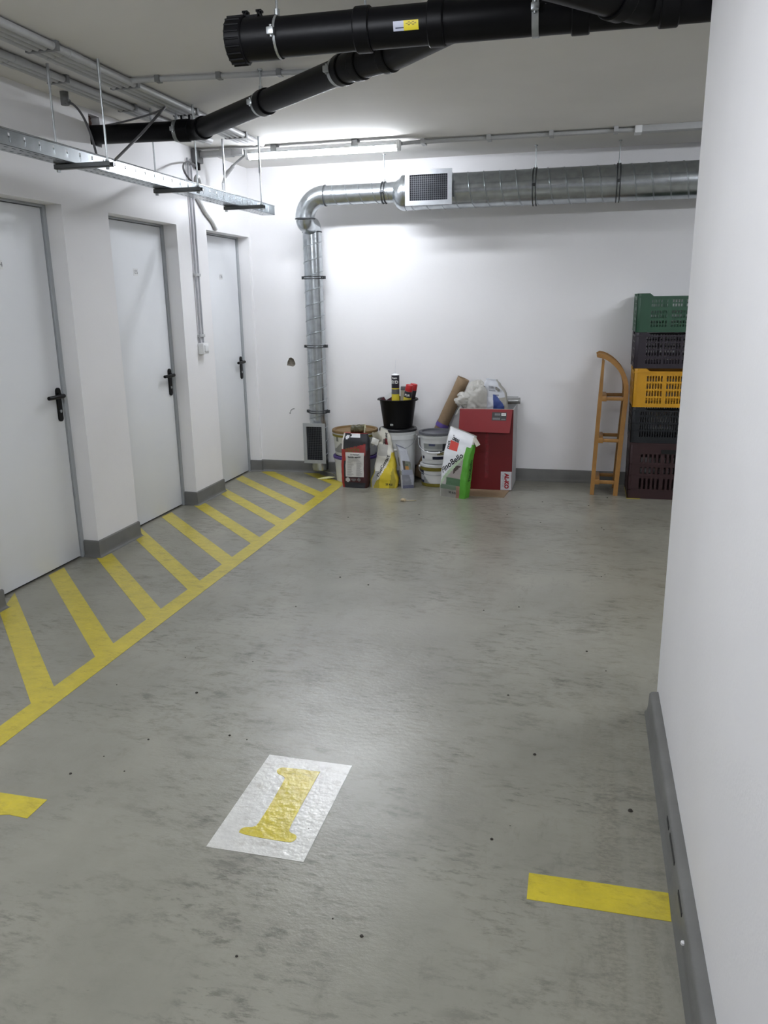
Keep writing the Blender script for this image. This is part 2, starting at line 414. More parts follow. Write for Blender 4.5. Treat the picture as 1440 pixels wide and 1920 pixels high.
# wall stub at the right edge of the photograph, rounded arrises
stub = MB(); rr = .012
def rrect(x0, x1, y0, y1, r, n=4):
    out = []
    for cx_, cy_, a in ((x1-r, y1-r, 0), (x0+r, y1-r, 90), (x0+r, y0+r, 180), (x1-r, y0+r, 270)):
        for i in range(n+1): out.append((cx_+r*math.cos(R(a+90*i/n)), cy_+r*math.sin(R(a+90*i/n))))
    return out
stub.prism(rrect(PX0, PX1, PY0, PY1, rr), 0, CEILZ, 'xy')
wall_stub = struct(stub.build('wall_pillar', WALL, None))
# small plaster lumps low on the stub
lum = MB()
for i in range(16):
    t = random.random(); y = .98+.14*random.random(); z = .50+.28*t
    lum.lathe([(0.0, -.006), (.005, -.003), (.0055, .002), (.0, .007)], 6, (PX0+.001, y+(t-.5)*.05, z))
lum.build('plaster_lump', WALL, wall_stub)['kind'] = 'stuff'

# baseboards: profile swept along a polyline with mitred corners (offset to the left of travel)
def sweep(mb, pts, prof, close_ends=True):
    P = [Vector((*p, 0)) for p in pts]; k = len(P); rows = []
    for i in range(k):
        if i == 0: d = (P[1]-P[0]).normalized(); n = Vector((-d.y, d.x, 0))
        elif i == k-1: d = (P[i]-P[i-1]).normalized(); n = Vector((-d.y, d.x, 0))
        else:
            d0 = (P[i]-P[i-1]).normalized(); d1 = (P[i+1]-P[i]).normalized()
            n0 = Vector((-d0.y, d0.x, 0)); n1 = Vector((-d1.y, d1.x, 0)); n = (n0+n1); n = n/(n.length_squared/2)
        rows.append([P[i]+n*a+Vector((0, 0, z)) for a, z in prof])
    m = len(prof); V = [p for r_ in rows for p in r_]; F = []
    for i in range(k-1):
        for j in range(m-1): F.append((i*m+j, (i+1)*m+j, (i+1)*m+j+1, i*m+j+1))
    if close_ends: F += [tuple(range(m)), tuple(range((k-1)*m, k*m))]
    mb.add(V, F)
cove = [(0, .104), (.006, .102), (.009, .096), (.010, .030), (.012, .014), (.018, .004), (.025, .0010), (.025, 0), (0, 0)]
def baseboard(name, pts, prof=cove):
    mb = MB(); sweep(mb, pts, prof); return struct(mb.build(name, BASEG, None, angle=50))
# piers of the left wall: travel so that the room lies to the left
baseboard('baseboard_left', [(XD+.012, OPEN[0][0]), (XW, OPEN[0][0]), (XW, YF)])
baseboard('baseboard_left', [(XD+.012, OPEN[1][0]), (XW, OPEN[1][0]), (XW, OPEN[0][1]), (XD+.012, OPEN[0][1])])
baseboard('baseboard_left', [(XD+.012, OPEN[2][0]), (XW, OPEN[2][0]), (XW, OPEN[1][1]), (XD+.012, OPEN[1][1])])
baseboard('baseboard_back', [(XR, YB), (XW, YB), (XW, OPEN[2][1]), (XD+.012, OPEN[2][1])])
curb = [(0, .088), (.024, .086), (.031, .078), (.033, .03), (.036, .012), (.044, .0015), (.044, 0), (0, 0)]
bb = MB(); sweep(bb, [(PX0, PY0+.02), (PX0, PY1-.06)], curb)
b_ = struct(bb.build('baseboard_pillar', BASEG, None, angle=50))
for y0, y1, z in ((1.72, 1.80, .068), (1.90, 2.02, .072), (2.05, 2.10, .070), (1.26, 1.31, .06)):
    MB().box((PX0-.0335, y0, z-.006), (PX0-.030, y1, z+.006)).build('chipped_paint', mat('dark_chip', (50, 50, 48), .9), b_)
for y, z in ((1.655, .046), (1.19, .030)): MB().lathe([(0, -.006), (.006, -.003), (.006, .003), (0, .006)], 6, (PX0-.034, y, z)).build('plaster_speck', WALL, b_)

# ------------------------------------------------------------------ floor markings (painted on the floor: parts of it)
def mark(name, poly, z=.0012, m=YELLOW, label=None):
    mb = MB().prism(poly, .0002, z, 'xy'); o = mb.build(name, m, floor, smooth=False)
    if label: o['label'] = label
    return o
LX0, LX1 = -2.035, -1.937
mark('edge_line', [(LX1, .2), (LX1, 6.60), (LX0, 6.60), (LX0, .2)], .0012, label='long yellow line edging the hatched walkway')
y0 = 2.40 - .432*6
while y0 < 6.5:
    # one 45 degree bar from the edge line towards the wall, clipped by the wall face or door threshold
    a, b_2 = y0, y0+.143
    def xend(y):     # how far a bar reaches: to the door plane in an opening, else to the wall's foot
        return XD+.015 if any(p+.02 < y < q-.02 for p, q in OPEN) else XW+.032
    def cut(yy):
        t = .05
        while t < 1.0:
            x = LX0-t; y = yy+t*1.015
            if y > YB-.045: return t
            if x < xend(y): return t
            t += .005
        return t
    ta, tb = cut(a), cut(b_2)
    if a < 6.4:
        mark('hatch_bar', [(LX0, a), (LX0, b_2), (LX0-tb, b_2+tb*1.015), (LX0-ta, a+ta*1.015)], .0011)
    y0 += .432
mark('bay_entry_mark', [(-.082, 1.770), (.272, 1.772), (.274, 1.874), (-.083, 1.870)], label='yellow bay entry mark ending at the right-hand wall')
mark('bay_entry_mark', [(-2.6, 1.768), (-1.668, 1.768), (-1.64, 1.776), (-1.574, 1.772), (-1.574, 1.868), (-2.6, 1.870)], label='yellow bay entry mark at the left edge')
mark('bay_line', [(.352, 6.225), (.452, 6.225), (.452, 6.66), (.352, 6.66)], label='yellow bay line under the crate stack')
mark('number_plate', [(-.985, 1.774), (-.692, 1.774), (-.692, 2.259), (-.987, 2.262)], .0012, WHITEP, 'white painted rectangle behind the bay number')
num = [(-.917, 1.846), (-.922, 1.866), (-.911, 1.880), (-.887, 1.884), (-.878, 1.900), (-.882, 2.135), (-.893, 2.150), (-.918, 2.160), (-.930, 2.178), (-.922, 2.194), (-.905, 2.200), (-.785, 2.201), (-.783, 1.900), (-.772, 1.884), (-.752, 1.880), (-.744, 1.864), (-.750, 1.847), (-.765, 1.842)]
def chaikin(P, pins, it=2):
    P = [(p, i in pins) for i, p in enumerate(P)]
    for _ in range(it):
        Q = []
        for i, (p, pin) in enumerate(P):
            if pin: Q.append((p, True)); continue
            a, b = P[i-1][0], P[(i+1) % len(P)][0]
            Q += [((p[0]*.75+a[0]*.25, p[1]*.75+a[1]*.25), False), ((p[0]*.75+b[0]*.25, p[1]*.75+b[1]*.25), False)]
        P = Q
    return [p for p, _ in P]
num = chaikin(num, {11})
mark('bay_number_one', num, .0020, YELLOW, 'yellow painted numeral 1')

# ------------------------------------------------------------------ doors
def door(n, y0, y1, handle_label, number):
    root = thing(f'door_{n}', (XD, (y0+y1)/2, 0), kind='structure')
    fr = MB(); w = .03
    fr.box((XD-.02, y1-w, 0), (XD+.010, y1, LINTEL), bev=.002).box((XD-.02, y0, 0), (XD+.010, y0+w, LINTEL), bev=.002).box((XD-.02, y0+w, LINTEL-.014), (XD+.010, y1-w, LINTEL), bev=.002)
    fr.build('door_frame', FRAMEG, root)
    MB().box((XD-.05, y0+.01, 0), (XD-.018, y1-.01, LINTEL-.002)).build('door_seal', DARKGAP, root, smooth=False)
    leaf = MB().box((XD-.04, y0+w+.004, .012), (XD, y1-w-.007, LINTEL-.018), bev=.002).build('door_leaf', STEEL_DOOR, root)
    hy = y1-w-.045
    pl = MB(); pts = []
    for i in range(13): pts.append((hy+.020*math.cos(R(180*i/12)), 1.020+.020*math.sin(R(180*i/12))))
    for i in range(13): pts.append((hy-.020*math.cos(R(180*i/12)), .865-.020*math.sin(R(180*i/12))))
    pl.prism(pts, XD, XD+.009, 'yz')
    plate = pl.build('handle_plate', BLACKP, root)
    lv = MB(); lv.cyl((XD+.008, hy, .993), (XD+.040, hy, .993), .011, n=14)
    lv.tube([(XD+.036, hy+.008, .993), (XD+.040, hy-.02, .993), (XD+.040, hy-.135, .993)], [.012, .012, .011], 12)
    lv.cyl((XD+.005, hy, .993), (XD+.016, hy, .993), .019, n=18)
    lv.build('handle_lever', BLACKP, root)
    MB().cyl((XD+.008, hy, .905), (XD+.013, hy, .905), .009, n=14).build('key_cylinder', ZINC, plate)
    if number:
        ny = y0+.44 if n > 1 else y0+.44
        nm = MB().box((XD, ny-.028, 1.682), (XD+.001, ny+.028, 1.728)).build('number_label', WHITEPL, root, smooth=False)
        text(number, .036, mat('grey_ink', (96, 98, 104), .6), nm, plane_place((XD+.0013, ny, 1.705), (0, -1, 0) if False else (0, 1, 0), (0, 0, 1)))
    return root
door(1, *OPEN[0], '', '134')
door(2, *OPEN[1], '', '135')
door(3, *OPEN[2], '', '136')

# ------------------------------------------------------------------ luminaires
def batten(x0, x1, y, z, label, output=1.0):
    tube_mat = mat('lamp_diffuser_%d' % round(output*100), (250, 250, 250), .4, var=0., emit=(TUBE_COLOR, TUBE_STRENGTH*output))
    r = thing('tube_light', ((x0+x1)/2, y, z-.02), label, 'ceiling light', 'battens on the garage ceiling')
    MB().box((x0+.01, y-.032, z+.012), (x1-.01, y+.032, z+.045), bev=.006).build('housing', mat('lamp_housing', (196, 197, 198), .45), r)
    d = MB(); prof = []
    for i in range(13):
        a = R(180+180*i/12); prof.append((y+.029*math.cos(a), z+.012+.033*math.sin(a)))
    d.prism(prof, x0+.022, x1-.022, 'yz'); d.build('diffuser', tube_mat, r)
    for xa, xb in ((x0, x0+.022), (x1-.022, x1)):
        e = MB(); pr = [(y+.033*math.cos(R(180+180*i/12)), z+.014+.037*math.sin(R(180+180*i/12))) for i in range(13)]+[(y+.033, z+.046), (y-.033, z+.046)]
        e.prism(pr, xa, xb, 'yz'); e.build('end_cap', WHITEPL, r)
    for xx in (x0+.22, x1-.32):
        MB().box((xx-.022, y-.036, z+.020), (xx+.022, y+.036, CEILZ-.001), bev=.002).build('ceiling_clip', mat('clip_grey', (120, 121, 122), .5), r)
    return r
batten(-2.455, -1.315, 5.835, 2.518, 'lit fluorescent batten on the ceiling above the ventilation duct', .82)
batten(-1.70, -.50, .90, 2.518, 'fluorescent batten on the ceiling in front of the parking bay, nearest the camera', 1.05)
batten(-1.70, -.50, 2.00, 2.518, 'added unseen fill batten on the ceiling between the drain pipe and the camera', .28)  # added fill lamp out of view, brightens the left wall and doors
batten(1.30, 2.50, 4.00, 2.518, 'fluorescent batten on the ceiling of the next bay, beyond the wall stub')
batten(1.30, 2.50, 2.20, 2.518, 'added unseen fill batten on the ceiling of the next bay, beside the wall stub', .8)  # added out of view to strengthen the light from the next bay

# ------------------------------------------------------------------ ventilation duct along the back wall
def helix(mb, p0, axis, length, r, pitch, h=.0025, w=.004, per=28, phase=0.):
    axis = Vector(axis).normalized(); u = axis.orthogonal().normalized(); v = axis.cross(u); p0 = Vector(p0)
    n = max(8, int(length/pitch*per)); V = []; F = []
    for i in range(n+1):
        t = i/n; a = phase+2*math.pi*t*length/pitch
        d = u*math.cos(a)+v*math.sin(a); c = p0+axis*(t*length)
        V += [c-axis*w+d*(r-.001), c-axis*w*.5+d*(r+h), c+axis*w*.5+d*(r+h), c+axis*w+d*(r-.001)]
        if i: 
            b = (i-1)*4
            for j in range(3): F.append((b+j, b+4+j, b+5+j, b+1+j))
    mb.add(V, F)

DY, DZ, DR = 6.455, 2.297, .127
SR = .0745; SZ = 2.307
duct = thing('ventilation_duct', (-2.24, 6.60, .05), 'galvanised spiral ventilation duct running along the back wall and down to the floor', 'duct')
MB().tube([(-1.44, DY, DZ), (XR-.6, DY, DZ)], DR, 48).build('wide_pipe', GALV, duct)
m_ = MB(); helix(m_, (-1.42, DY, DZ), (1, 0, 0), XR-.6+1.40, DR, .118, .0035, .0060); m_.build('spiral_seam', GALVD, duct)
red = MB().tube([(-1.53, DY, SZ), (-1.50, DY, SZ), (-1.46, DY, DZ), (-1.435, DY, DZ), (-1.41, DY, DZ)], [SR+.002, SR+.004, DR-.01, DR+.003, DR+.003], 40, caps=False)
red.build('reducer', GALV, duct)
MB().tube([(-1.50, DY, SZ), (-2.075, DY, SZ)], SR, 36).build('narrow_pipe', GALV, duct)
m_ = MB(); helix(m_, (-1.54, DY, SZ), (-1, 0, 0), .50, SR, .108, .003, .0050); m_.build('spiral_seam', GALVD, duct)
VX, VY, VR = -2.243, 6.615, .078
el = [(-2.055, DY, SZ)]+[(-2.075-.168*math.sin(R(a)), DY, SZ-.168*(1-math.cos(R(a)))) for a in range(0, 91, 9)]
MB().tube(el, SR+.003, 36).build('elbow', GALV, duct)
off = bez((VX, DY, SZ-.165), (VX, DY, SZ-.23), (VX, VY, 2.13), (VX, VY, 2.055), 14)
MB().tube(off, [SR+.001]*10+[VR]*5, 36).build('offset_bend', GALV, duct)
for p, d, r in (((-2.065, DY, SZ), (1, 0, 0), SR+.004), ((VX, DY, SZ-.168), (0, 0, 1), SR+.004), ((VX, VY, 2.05), (0, 0, 1), VR+.001)):
    d = Vector(d); p = Vector(p); MB().tube([p-d*.005, p-d*.004, p+d*.004, p+d*.005], [r, r+.0025, r+.0025, r], 36).build('joint_ring', mat('joint_seal', (60, 62, 64), .5, metal=.4), duct)
MB().tube([(VX, VY, 2.06), (VX, VY, .075)], VR, 36).build('down_pipe', GALV, duct)
m_ = MB(); helix(m_, (VX, VY, 2.03), (0, 0, -1), 1.93, VR, .118, .0035, .0060, phase=1.0); m_.build('spiral_seam', GALVD, duct)
MB().tube([(VX, VY, .10), (VX, VY, .06), (VX, VY, .055)], [VR-.004, VR-.004, VR-.012], 36).build('end_cap', GALV, duct)
for z in (1.690, 1.128, .572):
    c = MB()
    for dz in (-.009, .009): c.tube([(VX+(VR+.006)*math.cos(R(a)), VY+(VR+.006)*math.sin(R(a)), z+dz) for a in range(0, 361, 12)], .004, 6, caps=False)
    for sx in (-1, 1): c.box((VX+sx*(VR+.004), VY-.010, z-.012), (VX+sx*(VR+.026), VY+.010, z+.012), bev=.002)
    c.cyl((VX, VY+VR, z), (VX, YB, z), .005, n=8)
    c.build('pipe_clamp', mat('dark_clamp', (70, 72, 74), .45, metal=.7), duct)
for x, z, r in ((-.43, DZ, DR), (.165, DZ, DR), (-1.585, SZ, SR)):
    c = MB()
    for dx in (-.011, .011): c.tube([(x+dx, DY+(r+.005)*math.cos(R(a)), z+(r+.005)*math.sin(R(a))) for a in range(0, 361, 12)], .0045, 6, caps=False)
    for s in (-1, 1): c.box((x-.015, DY+s*(r+.002), z-.010), (x+.015, DY+s*(r+.024), z+.010), bev=.002)
    h = c.build('hanger_clamp', mat('dark_clamp', (70, 72, 74), .45, metal=.7), duct)
    MB().cyl((x, DY, z+r), (x, DY, CEILZ), .0045, n=8).cyl((x, DY, z+r), (x, DY, z+r+.022), .009, n=8).cyl((x, DY, CEILZ-.006), (x, DY, CEILZ), .013, n=10).build('threaded_rod', ZINC, h)
# grilles
def grille(parent, x0, x1, z0, z1, y, depth_to, fw, label):
    fr = MB()
    us = [0, fw, (x1-x0)-fw, x1-x0]; vs = [0, fw, (z1-z0)-fw, z1-z0]
    fr.panel((x0, y, z0), (1, 0, 0), (0, 0, 1), (0, .004, 0), us, vs, lambda i, j: i == 1 and j == 1)
    fr.panel((x0+fw*.5, y+.004, z0+fw*.5), (1, 0, 0), (0, 0, 1), (0, depth_to-y-.004, 0), [0, .004, (x1-x0)-fw-.004, (x1-x0)-fw], [0, .004, (z1-z0)-fw-.004, (z1-z0)-fw], lambda i, j: i == 1 and j == 1)
    for u in (.1, .5, .9):
        for z in (z0+fw*.5, z1-fw*.5):
            px = x0+(x1-x0)*u; fr.cyl((px, y-.002, z), (px, y, z), .004, n=8)
    o = fr.build('grille_frame', ALU, parent); o['label'] = label
    w = MB(); p = .0155
    n = int((x1-x0-2*fw)/p)
    for i in range(1, n+1):
        x = x0+fw+(x1-x0-2*fw)*i/(n+1); w.box((x-.0008, y+.004, z0+fw*.8), (x+.0008, y+.006, z1-fw*.8))
    n = int((z1-z0-2*fw)/p)
    for i in range(1, n+1):
        z = z0+fw+(z1-z0-2*fw)*i/(n+1); w.box((x0+fw*.8, y+.0025, z-.0008), (x1-fw*.8, y+.004, z+.0008))
    wm = w.build('wire_mesh', mat('mesh_wire', (96, 99, 104), .5, metal=.4), o, smooth=False); wm['kind'] = 'stuff'
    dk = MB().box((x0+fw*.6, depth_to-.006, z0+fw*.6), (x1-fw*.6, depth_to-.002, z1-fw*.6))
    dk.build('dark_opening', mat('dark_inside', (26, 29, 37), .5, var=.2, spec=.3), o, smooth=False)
    return o
grille(duct, -1.385, -1.028, 2.186, 2.436, 6.292, 6.322, .034, 'square aluminium grille with wire mesh on the wide pipe')
grille(duct, -2.342, -2.143, .137, .486, 6.475, 6.532, .030, 'upright aluminium grille with wire mesh near the floor')

# ------------------------------------------------------------------ black waste pipes under the ceiling
drain = thing('drain_pipe', (-1.0, 3.05, 2.34), 'thick black plastic drain pipe with end cap hung across the ceiling', 'pipe')
MR = .064; A0 = Vector((-1.285, 2.985, 2.405)); A1 = Vector((1.9, 3.060, 2.405))
def onmain(x): t = (x-A0.x)/(A1.x-A0.x); return A0.lerp(A1, t)
MB().tube([A0, A1], MR, 40).build('main_pipe', PIPEB, drain)
def collar(mb, p, d, r, l, n=40):
    d = Vector(d).normalized(); p = Vector(p)
    mb.tube([p-d*l/2, p-d*(l/2-.004), p+d*(l/2-.004), p+d*l/2], [r-.003, r, r, r-.003], n)
dm = (A1-A0).normalized()
cap = MB(); collar(cap, A0+dm*.025, dm, MR+.012, .062, 40)
for i in range(20):
    a = 2*math.pi*i/20; u = dm.orthogonal().normalized(); w_ = dm.cross(u); dd = u*math.cos(a)+w_*math.sin(a)
    cap.tube([A0+dd*(MR+.012)-dm*.004, A0+dd*(MR+.012)+dm*.05], .004, 6)
cap.build('end_cap', PIPEB, drain)
c = MB(); collar(c, onmain(-1.19), dm, MR+.006, .16); c.build('coupling', PIPEB, drain)
for x, l in ((-.80, .055), (-.545, .055), (-.07, .06), (.205, .06)):
    c = MB(); collar(c, onmain(x), dm, MR+.008, l); c.build('coupling', PIPEB, drain)
def lug(x):
    p = onmain(x); mb = MB()
    mb.box(p+Vector((-.035, -.012, MR)), p+Vector((.035, .012, MR+.012)))
    for s in (-1, 1): mb.box(p+Vector((s*.026-.006, -.012, MR)), p+Vector((s*.026+.006, .012, MR+.026)), bev=.002).box(p+Vector((s*.026-.010, -.012, MR+.020)), p+Vector((s*.026+.010, .012, MR+.027)))
    return mb.build('locking_lug', PIPEB, drain)
lug(-1.205); lug(-.53)
def pipe_hanger(p, d, r, parent, w=.022):
    d = Vector(d).normalized(); p = Vector(p); mb = MB()
    u = Vector((0, 0, 1)); u = (u-d*u.dot(d)).normalized(); v = d.cross(u)
    ring = lambda rad, s: [p+d*s+(u*math.cos(R(a))+v*math.sin(R(a)))*rad for a in range(0, 360, 10)]
    V = ring(r+.002, -w/2)+ring(r+.005, -w/2)+ring(r+.005, w/2)+ring(r+.002, w/2); F = []
    for k_ in range(4):
        for j in range(36): F.append((k_*36+j, k_*36+(j+1) % 36, ((k_+1) % 4)*36+(j+1) % 36, ((k_+1) % 4)*36+j))
    mb.add(V, F)
    for s in (-1, 1):
        q = p+v*s*(r+.010); mb.box(q-Vector((.013, .012, .012)), q+Vector((.013, .012, .012)), bev=.003); mb.cyl(q-Vector((0, 0, .018)), q+Vector((0, 0, .02)), .005, n=8)
    mb.cyl(p+u*r, p+u*(r+.025), .010, n=10)
    h = mb.build('hanger_clamp', ZINC, parent)
    MB().cyl(p+u*r, Vector((p.x, p.y, CEILZ)), .0045, n=8).cyl((p.x, p.y, CEILZ-.006), (p.x, p.y, CEILZ), .014, n=10).build('threaded_rod', ZINC, h)
pipe_hanger(onmain(-1.115), dm, MR, drain); pipe_hanger(onmain(-.215), dm, MR, drain)
pr = onmain(-.80); MB().cyl(pr+Vector((0, .02, MR)), (pr.x, pr.y+.02, CEILZ), .0045, n=8).build('threaded_rod', ZINC, drain)
# sticker wrapped on the pipe
st = MB(); p = onmain(-.64); V = []; F = []; cols = []
ux = dm; na = 8; nx = 12
for i in range(nx+1):
    for j in range(na+1):
        a = R(-118+26*j/na)
        d = Vector((0, math.sin(a), math.cos(a))); V.append(p+ux*(-.043+.086*i/nx)+d*(MR+.0009))
for i in range(nx):
    for j in range(na):
        F.append((i*(na+1)+j, (i+1)*(na+1)+j, (i+1)*(na+1)+j+1, i*(na+1)+j+1))
        col = (186, 190, 205) if i < 5 else (222, 204, 40)
        if j in (2,) and 1 <= i < 5: col = (60, 66, 86)
        if 4 <= j <= 6 and 6 <= i < 11 and (i+j) % 2: col = (140, 122, 20)
        cols.append(col)
st.add(V, F, cols); s_ = st.build('pipe_sticker', printed('paper_print', .5), drain); s_['label'] = 'small yellow and white sticker on the black pipe'

# branch: from the wall hole, elbow, diagonal run, wye into the main pipe
branch = thing('branch_pipe', (-2.1, 4.4, 2.38), 'thinner black drain pipe running diagonally from the left wall to the thick pipe', 'pipe')
BR = .052
b0 = Vector((XW-.16, 4.515, 2.458)); b1 = Vector((-2.205, 4.56, 2.452)); b2 = Vector((-.985, 3.455, 2.415)); b3 = Vector((-.76, 3.31, 2.408)); b4 = onmain(-.47)
MB().tube([b0, b1+(b0-b1).normalized()*.05], BR, 30).build('wall_run', PIPEB, branch)
d01 = (b1-b0).normalized(); d12 = (b2-b1).normalized(); d23 = (b3-b2).normalized(); d34 = (b4-b3).normalized()
e = bez(b1-d01*.06, b1-d01*.01, b1+d12*.01, b1+d12*.06, 12); MB().tube(e, BR+.003, 30).build('elbow', PIPEB, branch)
c = MB(); collar(c, b1-d01*.085, d01, BR+.008, .07, 30); c.build('coupling', PIPEB, branch)
MB().tube([b1+d12*.05, b2], BR, 30).build('diagonal_run', PIPEB, branch)
e = MB().tube(bez(b2-d12*.04, b2, b2, b2+d23*.05, 8)[:-1]+[b3-d23*.03], BR+.003, 30); e.build('shallow_bend', PIPEB, branch)
MB().tube(bez(b3-d23*.04, b3, b3, b3+d34*.06, 8)+[b4], BR+.003, 30).build('wye_branch', PIPEB, branch)
for p_, d_ in ((b1+d12*.07, d12), (b2-d12*.05, d12), (b2+d23*.06, d23), (b3-d23*.04, d23)):
    c = MB(); collar(c, p_, d_, BR+.009, .045, 30); c.build('coupling', PIPEB, branch)
bm_ = b1.lerp(b2, .50); c = MB(); collar(c, bm_+d12*.04, d12, BR+.008, .06, 30); c.build('coupling', PIPEB, branch)
pipe_hanger(bm_, d12, BR, branch); pipe_hanger(b2-d12*.085, d12, BR, branch); pipe_hanger(b1-d01*.13, d01, BR, branch)
q = b1-d01*.07
for s in (-1, 1): MB().box(q+Vector((s*.024-.006, -.01, BR)), q+Vector((s*.024+.006, .01, BR+.028))).build('locking_lug', PIPEB, branch)

# second branch crossing from the upper right
side = thing('side_pipe', (-.1, 2.7, 2.34), 'black drain pipe joining the thick pipe near the right-hand wall', 'pipe')
c0 = onmain(.135); c1 = Vector((-.69, 2.10, 2.41)); dc = (c1-c0).normalized()
MB().tube([c0, c1], MR-.002, 36).build('pipe_run', PIPEB, side)
for t in (.115, .62):
    c = MB(); collar(c, c0.lerp(c1, t), dc, MR+.007, .055); c.build('coupling', PIPEB, side)

# ------------------------------------------------------------------ cable tray along the left wall
TX0, TX1, TZ0, TZ1, TY0, TY1 = -2.500, -2.398, 2.150, 2.216, -2.6, 6.19
tray = thing('cable_tray', (-2.45, 3.0, TZ0), 'galvanised perforated cable tray hung beside the left wall', 'cable tray')
def slots(y0, y1, pitch, l):
    us = [y0]; y = y0+.06; 
    while y+l < y1-.02: us += [y, y+l]; y += pitch
    return us+[y1]
us = slots(TY0, TY1, .10, .012); vz = [0, .014, .052, TZ1-TZ0]
for x, th in ((TX1, -.0015), (TX0, .0015)):
    MB().panel((x, 0, TZ0), (0, 1, 0), (0, 0, 1), (th, 0, 0), us, vz, lambda i, j: j == 1 and i % 2 == 1).build('side_flange', GALV, tray, smooth=False)
us = slots(TY0, TY1, .05, .025)
MB().panel((0, 0, TZ0), (0, 1, 0), (1, 0, 0), (0, 0, .0015), us, [TX0, TX0+.022, TX0+.030, TX1-.030, TX1-.022, TX1], lambda i, j: j in (1, 3) and i % 2 == 1).build('tray_base', GALV, tray, smooth=False)
MB().tube([(TX1, TY0, TZ1), (TX1, TY1, TZ1)], .004, 8).tube([(TX0, TY0, TZ1), (TX0, TY1, TZ1)], .004, 8).build('rolled_rim', GALV, tray)
for i, (dx, r) in enumerate(((.018, .007), (.036, .006), (.055, .008), (.076, .006))):
    MB().tube([(TX0+dx+.004*math.sin(y*1.7+i), y, TZ0+.003+r) for y in [TY0+.3*k_ for k_ in range(int((TY1-TY0-.25)/.3)+1)]], r, 8).build('cable', CABLE if i % 2 else CABLEL, tray)
for n_, yb in enumerate((1.70, 2.66, 3.63, 4.56, 5.52)):
    br = MB(); x0, x1 = -2.510, -2.212; z = TZ0-.001
    br.panel((x0, yb-.018, z-.022), (1, 0, 0), (0, 1, 0), (0, 0, .0022), [0, x1-x0], [0, .036], lambda i, j: False)
    for yy in (yb-.018, yb+.016): br.box((x0, yy, z-.022), (x1, yy+.002, z))
    br.box((x0, yb-.018, z-.002), (x1, yb-.010, z)).box((x0, yb+.010, z-.002), (x1, yb+.018, z))
    b_ = br.build('support_bracket', mat('dark_steel_channel', (98, 100, 100), .5, metal=.7), tray, smooth=False)
    for x in (-2.497, -2.232):
        rr_ = MB().cyl((x, yb, z-.03), (x, yb, CEILZ), .0048, n=8).cyl((x, yb, CEILZ-.10), (x, yb, CEILZ), .007, n=8).cyl((x, yb, z), (x, yb, z+.01), .010, n=6).cyl((x, yb, z-.034), (x, yb, z-.024), .010, n=6)
        if n_ == 4: rr_.cyl((x, yb, 2.355), (x, yb, 2.395), .009, n=8).cyl((x, yb, 2.395), (x, yb, CEILZ), .0075, n=8)
        rr_.build('hanger_rod', ZINC, b_)

# ------------------------------------------------------------------ conduits on the ceiling and walls
def bundle(name, label, xs, y0, y1s, r, clips, z=None):
    rt = thing(name, (xs[0], 3.5, CEILZ-2*r), label, 'conduit')
    for x, y1 in zip(xs, y1s):
        MB().cyl((x, y0, CEILZ-r-.004), (x, y1, CEILZ-r-.004), r, n=14).build('conduit', CONDUIT, rt)
        yy = y0+1.7
        while yy < y1-.3: MB().cyl((x, yy, CEILZ-r-.004), (x, yy+.09, CEILZ-r-.004), r+.0022, n=14).build('sleeve', CONDUIT, rt); yy += 1.45
    for y in clips:
        MB().box((min(xs)-r-.006, y-.011, CEILZ-2*r-.004), (max(xs)+r+.006, y+.011, CEILZ)).build('clip', mat('clip_grey', (120, 121, 122), .5), rt, smooth=False)
    return rt
bundle('conduit_run', 'row of four grey conduits along the ceiling beside the drain pipe', [-2.375, -2.338, -2.301, -2.264], -2.6, [5.50, 5.56, 5.62, 5.67], .0165, [-1., 0.2, 1.4, 2.6, 3.35, 4.0, 4.65, 5.35])
bundle('conduit_run', 'row of three grey conduits close to the left wall ceiling corner', [-2.612, -2.577, -2.542], -2.6, [5.46, 5.50, 5.44], .0155, [-.8, .6, 2., 3.2, 3.82, 4.45, 5.2])
bundle_x = thing('conduit_run', (-1.8, 4.0, 2.55), 'single grey conduit crossing the ceiling behind the drain pipe', 'conduit')
MB().tube([(-2.26, 3.95, CEILZ-.016), (-1.23, 4.07, CEILZ-.016)], .0125, 12).build('conduit', CONDUIT, bundle_x)
for t in (.16, .5, .83): 
    MB().box((-2.26+.91*t*1-.012, 3.95+.105*t-.02, CEILZ-.030), (-2.26+.91*t+.012, 3.95+.105*t+.02, CEILZ)).build('clip', mat('clip_grey', (120, 121, 122), .5), bundle_x, smooth=False)
bc = thing('conduit_run', (-.4, 5.97, 2.55), 'pair of grey conduits on the ceiling from the lit batten to the right', 'conduit')
MB().tube([(-1.31, 5.855, 2.545), (-1.27, 5.90, 2.555), (-1.20, 5.945, CEILZ-.018), (.25, 5.99, CEILZ-.018)], .0125, 12).build('conduit', CONDUIT, bc)
MB().cyl((-1.24, 5.985, CEILZ-.016), (.25, 6.02, CEILZ-.016), .0125, n=12).build('conduit', CONDUIT, bc)
for x in (-1.18, -.72, -.30, .12): MB().box((x-.014, 5.93, CEILZ-.034), (x+.014, 6.035, CEILZ)).build('clip', CONDUIT, bc, smooth=False)
MB().box((.24, 5.945, CEILZ-.045), (.285, 6.055, CEILZ), bev=.004).build('junction_box', WHITEPL, bc)
MB().box((.285, 5.955, CEILZ-.040), (2.6, 6.035, CEILZ), bev=.003).build('trunking', CONDUIT, bc)
